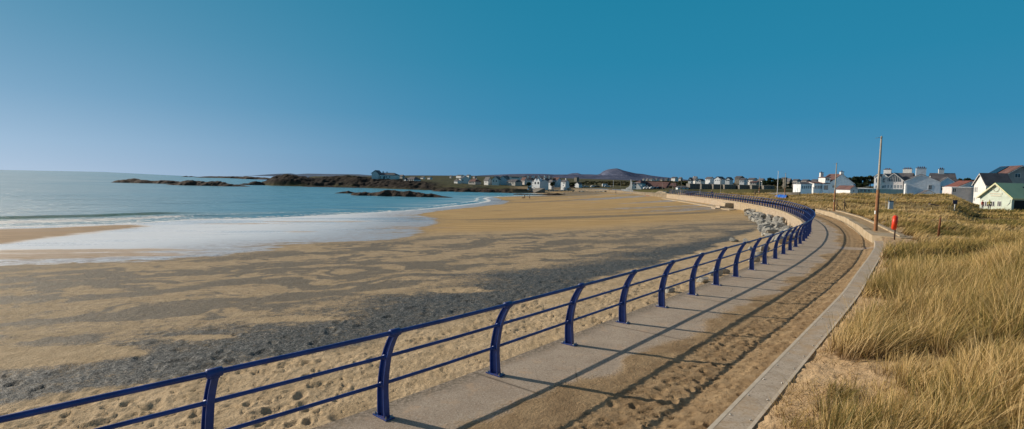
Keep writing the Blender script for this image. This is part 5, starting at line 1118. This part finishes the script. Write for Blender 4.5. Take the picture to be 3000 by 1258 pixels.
dk=flat('dark_cloth',(.025,.028,.04),.9); lt=flat('pale_cloth',(.55,.53,.50),.9); rd=flat('salmon_cloth',(.65,.16,.12),.9); yl=flat('yellow_cloth',(.55,.48,.12),.9); nv=flat('navy_cloth',(.03,.05,.13),.9); gy=flat('grey_cloth',(.16,.16,.17),.9)
def zbeach(x,y): return float(beach_z(np.array([x]),np.array([y]))[0][0])
def bperson(px,py,*a,**k):
    q=atb(px,py); return person((q[0],q[1],zbeach(*q)-.02),*a,**k)
bperson(1537,583,.8,'person in dark clothes walking a dog on the far sand, left of two walkers',dk,dk)
bperson(1551,583,.6,'person in pale top and dark trousers walking on the far sand beside the dog walker',lt,dk)
bperson(1652.5,573,-1.,'lone person in grey crossing the wet gravel flat near the village slipway',gy,dk)
bperson(1804,567.5,1.2,'lone person in navy standing by the foot of the far sea wall',nv,dk,stride=.05)
q=rail_pt(along(2079)+2,1.); person((float(q[0]),float(q[1]),.0),-1.2,'person in dark jacket leaning at the far railing before the grey blocks',dk,dk,lean=.12,stride=.05)
def hperson(px,py,Yd,*a,**k): 
    p=atY(px,py,Yd); return person((p[0],p[1],p[2]),*a,**k)
hperson(2877,616,88,.3,'person in salmon pink top standing at the left corner of the pale green clubhouse',rd,lt,stride=.04,h=1.6)
hperson(2897.5,617,88,-.4,'person in yellow green top standing before the first clubhouse window',yl,gy,stride=.04,h=1.7)
# dog
q=atb(1531.5,583.5); t=empty('dog',(q[0],q[1],zbeach(*q)),1.3); tag(t,'dark dog trotting ahead of the walker in dark clothes on the far sand','dog')
N=[((0,.28,.52),.10),((0,0,.50),.12,1.1),((0,-.28,.53),.13,1.15),((0,-.40,.64),.075),((0,-.50,.74),.07),((0,-.62,.71),.035),((0,.42,.58),.03),((0,.56,.70),.018)]; Ed=[(0,1),(1,2),(2,3),(3,4),(4,5),(0,6),(6,7)]
for sx_ in (-1,1):
    n=len(N); N+=[((sx_*.08,.27,.42),.06),((sx_*.08,.20,.28),.04),((sx_*.08,.33,.18),.025),((sx_*.08,.28,.03),.024),((sx_*.08,-.27,.40),.05),((sx_*.08,-.25,.22),.03),((sx_*.08,-.30,.03),.025),((sx_*.045,-.46,.80),.02)]
    Ed+=[(0,n),(n,n+1),(n+1,n+2),(n+2,n+3),(2,n+4),(n+4,n+5),(n+5,n+6),(4,n+7)]
skinmesh('body',N,Ed,dk,t,1)
def car(x,y,z,rz,label,paint,van=False):
    t=empty('parked_van' if van else 'parked_car',(x,y,z),rz); tag(t,label,'van' if van else 'car',None if van else 'cars parked along the sea front')
    if van:
        MB().prism([(-2.4,.35),(2.4,.35),(2.45,1.1),(1.9,1.3),(1.5,2.2),(1.3,2.35),(-2.4,2.35)],-.95,.95).build('body',M[paint],t,bevel=.08)
        MB().prism([(1.62,1.38),(1.86,1.36),(1.52,2.1),(1.42,2.1)],-.8,.8).build('windscreen',M['glass'],t); MB().box(.3,1.3,-.965,.965,1.35,2.0).build('side_window',M['glass'],t)
    else:
        MB().prism([(-2.1,.3),(2.1,.3),(2.15,.65),(1.95,.85),(1.1,.95),(.5,1.4),(-1.0,1.42),(-1.7,1.0),(-2.1,.92)],-.84,.84).build('body',M[paint],t,bevel=.06)
        MB().prism([(.95,.98),(.47,1.34),(-.95,1.36),(-1.5,1.0)],-.85,.85).build('window',M['glass'],t)
    for wx_ in (-1.35,1.35):
        for sy in (-.8,.8):
            w=MB().tube([(wx_,sy-.1,.33),(wx_,sy+.1,.33)],.33,14).build('wheel',M['tyre'],t,True); MB().tube([(wx_,sy-.11,.33),(wx_,sy+.11,.33)],.18,10).build('rim',M['cars'],w,True)
    return t
def carpos(px,Yd): x=(px-1500)/1600*Yd; return x,Yd
for px_,Yd,rz_,pt,lb in ((1664,424,.1,'carw','small white car left end of the far car park row'),(1675,424,.3,'carr','dull red car second from the left in the far car park'),(1686,424,.5,'cars','silver car parked askew in the middle of the far car park'),(1699,424,.2,'carw','white car right of the askew silver car'),(1706,425,.1,'card','dark car beside the white one in the far car park'),(1716,424,0,'cars','silver grey car before the dark hedge by the far car park'),(1736,420,.2,'carw','white car near the far mast, left side'),(1748,418,.1,'card','dark car between the white car and the white van-like trailer'),(1777,414,0,'carw','white car immediately left of the far mast'),
    (1845,338,.2,'card','dark blue car at the foot of the curved white gable'),(1893,318,.1,'carw','white car before the hotel dormer'),(1902,316,.1,'cars','silver car left of the dark cars before the hotel'),(1911,314,.1,'carw','white car right of the silver car before the hotel'),(1922,308,.1,'card','dark car before the hotel at its middle'),(1932,302,.1,'card','dark car nearest the lamp post before the long brown roof')):
    x_,y_=carpos(px_,Yd); car(x_,y_,max(lz(x_,y_),-2.0)+.02,rz_,lb,pt)
x_,y_=carpos(1646,418); car(x_,y_,max(lz(x_,y_),-2)+.02,-1.45,'tall white van parked end-on by the bright blue house','carw',True)
x_,y_=carpos(1771,424); car(x_,y_,max(lz(x_,y_),-2)+.02,.1,'white van beside the dark hut left of the far mast','carw',True)
house('low dark roofed hut behind the far car park beside the mast',1782,1793,545.5,549,555,430,wall='grey',panes=False,depth=5)
# far white posts along the hotel wall
wp=MB().tube([(0,0,-.3),(0,0,.9)],.10,6).mesh('post',M['trim'])
for i in range(26):
    px_=1842+i*3.1; Yd=np.interp(px_,[1830,1925],[300,255]); x_=(px_-1500)/1600*Yd
    d_,s_2,a2=polydist(np.array([x_]),np.array([Yd]),FWL)
    j=int(np.argmin(np.abs(1500+1600*FWL[:,0]/FWL[:,1]-px_)+(FWL[:,1]>335)*999)); 
    o=bpy.data.objects.new('bollard',wp); col.objects.link(o); 
    f_=(px_-1842)/81.; k2=np.interp(f_,[0,1],[np.argmin(abs(FWL[:,1]-300)),np.argmin(abs(FWL[:,1]-222))]); bx_=np.interp(k2,np.arange(len(FWL)),FWL[:,0]); by_=np.interp(k2,np.arange(len(FWL)),FWL[:,1]); bz_=np.interp(k2,np.arange(len(FWL)),fwz)
    o.location=(bx_+.6,by_,bz_-.02); tag(o,'short white bollard on the sea wall edge before the hotel','bollard','white bollards before the hotel')
# ================================================================== trees and scrub
def mat_leaf(name,c1,c2):
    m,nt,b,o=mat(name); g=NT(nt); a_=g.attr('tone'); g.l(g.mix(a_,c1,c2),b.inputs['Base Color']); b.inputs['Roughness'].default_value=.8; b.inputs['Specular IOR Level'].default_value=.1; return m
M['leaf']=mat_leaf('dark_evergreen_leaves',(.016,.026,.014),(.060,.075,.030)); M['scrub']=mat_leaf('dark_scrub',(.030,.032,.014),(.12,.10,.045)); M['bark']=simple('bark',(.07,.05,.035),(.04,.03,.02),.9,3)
def leafcloud(cent,rad,n,size,seed,flat_=1.):
    rs=np.random.default_rng(seed); V_=[];T_=[]
    for (c_,r_),k in zip(zip(cent,rad),n):
        d=rs.normal(size=(k,3)); d/=np.linalg.norm(d,axis=1)[:,None]; rr=r_*(.55+.5*rs.random(k))[:,None]; p=np.array(c_)+d*rr*np.array([1,1,.75*flat_])
        u=rs.normal(size=(k,3)); u/=np.linalg.norm(u,axis=1)[:,None]; w=np.cross(u,rs.normal(size=(k,3))); w/=np.linalg.norm(w,axis=1)[:,None]
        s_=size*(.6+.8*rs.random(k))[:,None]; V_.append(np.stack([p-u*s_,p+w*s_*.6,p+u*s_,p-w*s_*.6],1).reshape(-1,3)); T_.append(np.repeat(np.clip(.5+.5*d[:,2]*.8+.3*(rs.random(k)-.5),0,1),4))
    return np.vstack(V_),np.concatenate(T_)
def tree(px,pb,pt,Yd,wpx,label,seed,lean=.0,grp=None,cat='tree'):
    p=atY(px,pb,Yd); h=zat(px,pt,Yd)-p[2]; w=wpx*Yd/1600/2; t=empty('tree',tuple(p)); tag(t,label,cat,grp); rr=random.Random(seed)
    tr=MB(); tr.tube([(0,0,-1),(lean*.2,0,h*.25),(lean*.6*h*.3,0,h*.6)],[.28,.2,.1],8)
    for k in range(4):
        a_=rr.uniform(0,6.28); tr.tube([(lean*.15*h,0,h*.35),(math.cos(a_)*w*.5+lean*h*.2,math.sin(a_)*w*.5,h*.7)],[.1,.04],6)
    tr.build('trunk',M['bark'],t,True)
    cs=[];rs_=[]
    for k in range(11):
        a_=rr.uniform(0,6.28); q_=rr.random()**.5; hh=rr.uniform(.38,.9); cs.append((math.cos(a_)*w*q_*.8+lean*h*hh*.3,math.sin(a_)*w*q_*.8,h*hh)); rs_.append(min(w*.42,h*.24)*rr.uniform(.7,1.1))
    V_,T_=leafcloud(cs,rs_,[130]*len(cs),max(.28,h*.06),seed); 
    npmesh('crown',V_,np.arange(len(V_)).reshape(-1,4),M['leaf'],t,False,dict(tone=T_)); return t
TG='trees behind the houses'
for i,(px_,pb,pt,Yd,w_,ln,lb) in enumerate(((2243,550,526,290,26,0,'dense dark bush at the left flank of the round copse'),(2258,550,522.5,292,34,0,'tall dark rounded tree in the middle of the copse left of the stone tower'),(2274,550,523.5,290,32,0,'dark rounded tree at the right flank of the copse by the stone tower'),(2286,552,530,285,20,0,'low dark bush under the stone tower house'),
   (2484,548,521,330,26,.3,'windswept dark pine just right of the red chimney house'),(2500,548,517.5,330,30,.35,'windswept dark pine, second right of the red chimney house'),(2517,548,516,330,30,.35,'windswept pine with ragged flat top between the two big white houses'),(2534,550,517,330,30,.35,'windswept pine left of the tall one touching the near lamp post'),(2549,550,514.5,325,28,.35,'tall windswept pine close left of the near lamp post'),(2528,553,534,280,34,0,'low dark thicket under the windswept pines'),(2505,553,536,285,30,0,'low thicket under the left windswept pines'),
   (2785,548,521,300,22,0,'dark tree behind the right end of the twin white houses'),(2825,548,522,290,30,0,'dark rounded tree behind the pinkish bungalow'),(2843,546,524,290,24,0,'dark tree between the pinkish bungalow and the tall white gable'),
   (2312,548,536,300,20,0,'dark shrub below the falling stone cottage roof'),(2356,540,529,400,26,0,'dark distant tree over the conservatory annex'),(2395,540,528,400,30,0,'dark distant tree left of the red topped chimney'),(1950,540,530,420,24,0,'dark tree on the hill above the right end of the hotel'),(1905,541,530,430,30,0,'dark tree on the hill above the middle of the hotel'),(1865,541,530,430,26,0,'dark tree behind the front wing of the hotel'),(2003,548,534,330,26,0,'brownish thicket between the hotel and the grey blocks'),(2087,556,540,285,10,0,'dark narrow tree in the gap between the middle grey blocks'),(2160,557,541,280,14,0,'dark tree in the gap right of the fourth grey block'),(2120,556,542,280,10,0,'dark narrow tree between the third and fourth grey blocks'),(1548,548,535,405,16,0,'dark garden tree left of the blue guest house'),(1620,549,534,395,18,0,'green garden tree right of the blue guest house'),(1675,549,536,410,20,0,'dark tree right of the tall chimney house'))):
    tree(px_,pb,pt,Yd,w_,lb,700+i,ln,TG if False else None)
cs=[];rs_=[];rr=random.Random(5)
for k in range(620):
    px_=rr.choice([rr.uniform(1505,2330),rr.uniform(1680,2010),rr.uniform(1850,2300)]); Yd=rr.uniform(270,470) if px_>1830 else rr.uniform(400,560)
    x_=(px_-1500)/1600*Yd; z_=lz(x_,Yd)
    if z_<.3: continue
    cs.append((x_,Yd,z_+.4)); rs_.append(rr.uniform(.8,2.3))
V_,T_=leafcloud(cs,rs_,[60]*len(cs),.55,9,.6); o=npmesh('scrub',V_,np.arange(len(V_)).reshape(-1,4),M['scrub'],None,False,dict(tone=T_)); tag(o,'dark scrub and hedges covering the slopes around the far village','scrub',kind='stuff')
# ================================================================== marram grass
def mat_grass():
    m,nt,b,o=mat('marram_grass'); g=NT(nt); a_=g.attr('tone'); h_=g.attr('along')
    ramp=g.n('ShaderNodeValToRGB'); g.l(a_,ramp.inputs[0]); cr=ramp.color_ramp
    cr.elements[0].position=0; cr.elements[0].color=(.15,.14,.04,1); cr.elements[1].position=1; cr.elements[1].color=(.74,.58,.32,1)
    for p_,c_ in ((.2,(.25,.215,.065)),(.36,(.44,.325,.12)),(.66,(.62,.46,.21))):
        e=cr.elements.new(p_); e.color=c_+(1,)
    c=g.mix(g.mr(h_,0,.65,.95,0),ramp.outputs[0],(.12,.065,.025)); c=g.mix(1.,c,(1.0,.93,.80),'MULTIPLY');  # blade bases darkened to paint shade inside the clumps
    g.l(c,b.inputs['Base Color']); b.inputs['Roughness'].default_value=.55; b.inputs['Specular IOR Level'].default_value=.25
    tr=g.n('ShaderNodeBsdfTranslucent'); g.l(c,tr.inputs[0]); mx=g.n('ShaderNodeMixShader'); mx.inputs[0].default_value=.25; g.l(b.outputs[0],mx.inputs[1]); g.l(tr.outputs[0],mx.inputs[2]); g.l(mx.outputs[0],o.inputs[0]); return m
M['grass']=mat_grass()
def blades(name,x,y,z,L,wd,lean_dir,lean_amt,tone,seg=4,label=None,kind='stuff',droop=.5):
    n=len(x); rs=np.random.default_rng(len(x)); ts=np.linspace(0,1,seg+1)
    ld=lean_dir; dx=np.cos(ld); dy=np.sin(ld)
    va=rs.random(n)*math.pi; wxv=np.cos(va); wyv=np.sin(va)
    V_=np.zeros((n,seg*2+1,3)); al=np.zeros((n,seg*2+1))
    for i,t in enumerate(ts):
        hor=L*lean_amt*(t**1.7*.75+.25*t); ver=L*np.sqrt(np.clip(1-(lean_amt*.85)**2,.05,1))*(t-droop*lean_amt*t*t*.55)
        cx_=x+dx*hor; cy_=y+dy*hor; cz=z+ver; w=wd*(1-t)**.6*.5
        if i<seg:
            V_[:,2*i,0]=cx_-wxv*w; V_[:,2*i,1]=cy_-wyv*w; V_[:,2*i,2]=cz; V_[:,2*i+1,0]=cx_+wxv*w; V_[:,2*i+1,1]=cy_+wyv*w; V_[:,2*i+1,2]=cz; al[:,2*i]=al[:,2*i+1]=t
        else: V_[:,-1]=np.stack([cx_,cy_,cz],1); al[:,-1]=1
    k=seg*2+1; base=(np.arange(n)*k)[:,None]
    tri=[]
    for i in range(seg-1): tri+=[[2*i,2*i+1,2*i+3],[2*i,2*i+3,2*i+2]]
    tri+=[[2*seg-2,2*seg-1,2*seg]]
    Fq=(base[:,:,None]+np.array(tri)[None]).reshape(-1,3)
    o=npmesh(name,V_.reshape(-1,3),Fq,M['grass'],None,True,dict(tone=np.repeat(tone,k),along=al.ravel()))
    tag(o,label,'grass',kind=kind); return o
WIND=R(24)
def scatter(n,rmin,rmax,a0,a1,seed,pw=1.):
    rs=np.random.default_rng(seed); r=rmin*(rmax/rmin)**(rs.random(n)**pw); a=np.radians(a0+(a1-a0)*rs.random(n)); return r*np.sin(a),r*np.cos(a),rs
def landz_fast(x,y): return land_z(x,y)[0],land_z(x,y)[2]
def dens(x,y,w,r):
    """0..1 grass cover near the viewer, following the tussocks and the sandy hollow"""
    edge=np.interp(r,[4,6,7,9,11,13,16,24,40],[3.3,3.1,2.9,2.3,1.3,.9,.5,.3,.2])
    d=sm(-.9,1.3,w-edge+1.5*(fbm(x*.7,y*.7,3,801)-.5)*2)
    cl=fbm(x*.75+3,y*.75,3,803)
    d=d*(.04+1.0*sm(.45,.60,cl))+.05*sm(.5,.62,fbm(x*1.8,y*1.8,3,805))
    for (px_,py_,ra,rb,v) in HOLES:
        q=at(px_,py_,.85); e=((x-q[0])/ra)**2+((y-q[1])/rb)**2; d=d*(1-v*np.exp(-e*e))
    for (px_,py_,ra,v) in TUFTS:
        q=at(px_,py_,.8); e=((x-q[0])**2+(y-q[1])**2)/ra**2; d=np.maximum(d,v*np.exp(-e))
    return np.clip(d,0,1)
HOLES=[(2700,1050,1.5,1.35,1.),(2640,1080,.9,.7,1.),(2830,1120,.6,.4,.7),(2700,1190,.9,.35,.6),(2780,1180,.55,.4,.8),(2560,1100,1.2,1.0,1.),(2450,1180,1.,.9,1.),(2660,930,.5,.5,.9)]
TUFTS=[(2560,975,.33,1.),(2630,985,.22,.8),(2560,1215,.38,1.),(2640,1225,.4,1.),(2720,1235,.4,.9),(2480,1250,.25,.6),(2850,960,.5,1.),(2960,1000,.6,1.),(2900,1120,.45,1.),(2980,1200,.7,1.),(2860,1250,.4,1.)]
cx,cy,rs=scatter(8200,3.8,18,8,62,21,.95)
cz,_,cw,cr__,_,_=land_z(cx,cy); d=dens(cx,cy,cw,cr__); kp=(rs.random(len(cx))<d)&(cw>.62); cx,cy,cw,cr__,d=[q[kp] for q in (cx,cy,cw,cr__,d)]
nb=(50+70*rs.random(len(cx))).astype(int); hc=(.34+.95*rs.random(len(cx))**1.6)*(.55+.45*d); tc=np.clip(.44+.42*rs.normal(size=len(cx))+.8*(fbm(cx*.6,cy*.6,2,806)-.5),.0,1); rc=.10+.16*rs.random(len(cx))
I=np.repeat(np.arange(len(cx)),nb); n=len(I); th=6.283*rs.random(n); rr0=rc[I]*np.sqrt(rs.random(n)); x=cx[I]+rr0*np.cos(th); y=cy[I]+rr0*np.sin(th)
z,_,w,r,_,_=land_z(x,y); kp=w>.45; x,y,z,w,r,I,th,rr0=[q[kp] for q in (x,y,z,w,r,I,th,rr0)]; n=len(x); print('near blades',n)
vx=np.cos(WIND)*1.0+.75*np.cos(th)*rr0/rc[I]+.28*rs.normal(size=n); vy=np.sin(WIND)*1.0+.75*np.sin(th)*rr0/rc[I]+.28*rs.normal(size=n)
L=hc[I]*(.55+.6*rs.random(n))*np.interp(r,[4.5,6.,9,13],[.40,.55,.95,1.1]); tone=np.clip(tc[I]+.28*rs.normal(size=n),0,1)
lean_=np.clip(.38*np.hypot(vx,vy)+.30+.13*rs.normal(size=n),.08,.97)
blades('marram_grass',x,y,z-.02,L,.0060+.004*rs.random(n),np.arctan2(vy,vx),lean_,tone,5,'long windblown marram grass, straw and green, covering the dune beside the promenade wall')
x,y,rs=scatter(420000,15,46,2,62,22,.85)
z,_,w,r,_,_=land_z(x,y); cv=np.clip(.12+1.15*sm(.42,.58,fbm(x*.38,y*.38,4,821)),0,1)*sm(.1,1.4,w-1.2*(r>27)*(r<80)*1.0+1.5*(fbm(x*.4,y*.4,3,823)-.5)); keep=(rs.random(len(x))<cv*.62)&(w>np.where(r>27,1.5,.4)); x,y,z,w,r=[q[keep] for q in (x,y,z,w,r)]; n=len(x); print('mid',n)
L=(.30+.42*sm(.35,.65,fbm(x*.5,y*.5,3,825))+.2*rs.random(n)); tone=np.clip(.52+1.6*(fbm(x*.3,y*.3,3,827)-.5)+.22*rs.normal(size=n),0,1)
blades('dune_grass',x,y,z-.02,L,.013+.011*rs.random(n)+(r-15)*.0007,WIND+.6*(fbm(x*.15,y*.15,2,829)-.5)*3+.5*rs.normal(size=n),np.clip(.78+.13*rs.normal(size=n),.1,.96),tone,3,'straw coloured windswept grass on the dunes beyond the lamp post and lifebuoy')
x,y,rs=scatter(300000,42,175,14,60,23,.8)
z,_,w,r,_,_=land_z(x,y); cv=np.clip(.15+1.1*sm(.42,.57,fbm(x*.18,y*.18,4,831)),0,1); keep=(rs.random(len(x))<cv*.6)&(w>np.where(r<64,1.5,.3)); x,y,z,w,r=[q[keep] for q in (x,y,z,w,r)]; n=len(x); print('far',n)
L=(.22+.42*sm(.38,.62,fbm(x*.22,y*.22,3,833))+.25*rs.random(n)); tone=np.clip(.50+2.0*(fbm(x*.14,y*.14,3,835)-.5)+.2*rs.normal(size=n),0,1)
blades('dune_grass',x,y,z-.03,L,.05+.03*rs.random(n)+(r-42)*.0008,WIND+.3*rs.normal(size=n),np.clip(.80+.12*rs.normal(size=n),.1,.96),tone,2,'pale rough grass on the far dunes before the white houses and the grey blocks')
# dry litter on the sand
x,y,rs=scatter(90000,3.8,20,8,62,24,.9)
z,_,w,r,_,_=land_z(x,y); keep=(rs.random(len(x))<.55*sm(.42,.60,fbm(x*1.2,y*1.2,4,841)))&(w>.42)&(w<5); x,y,z,w,r=[q[keep] for q in (x,y,z,w,r)]; n=len(x)
blades('dead_grass',x,y,z+.012,.10+.22*rs.random(n),.005+.003*rs.random(n),6.28*rs.random(n),.90+.10*rs.random(n)*0+.04*rs.random(n),np.clip(.72+.2*rs.normal(size=n),.45,1),3,'flattened brown dead grass lying on the sand behind the low wall')

# slipway wedge and riprap below the village
p=atY(1562,564,352); t=empty('slipway',(p[0],p[1],-5.2),.25); tag(t,'dark walled slipway wedge running down to the gravel flat below the guest house','slipway')
MB().add([(-1,-3,0),(7,-3,0),(7,12,0),(-1,12,0),(5.5,-3,3.0),(7,-3,3.2),(7,12,3.4),(5.5,12,3.2)],[(0,3,2,1),(0,1,5,4),(1,2,6,5),(2,3,7,6),(3,0,4,7),(4,5,6,7)]).build('ramp_wall',M['stone'],t)
rr=random.Random(77)
for k in range(46):
    px_=rr.uniform(1602,1800); f_=(px_-1602)/198; Yd=np.interp(f_,[0,1],[392,345])-rr.uniform(1,5); x_=(px_-1500)/1600*Yd
    zz=zbeach(x_,Yd); r_=rr.uniform(.5,1.1); o=bpy.data.objects.new('boulder',bms[rr.randrange(12)]); col.objects.link(o); o.location=(x_,Yd,zz+r_*.3); o.scale=(r_,)*3; o.rotation_euler=(0,.2,rr.uniform(0,6)); tag(o,'dark boulder in the long line of rocks at the foot of the far sea wall','boulder','boulders at the foot of the far sea wall')
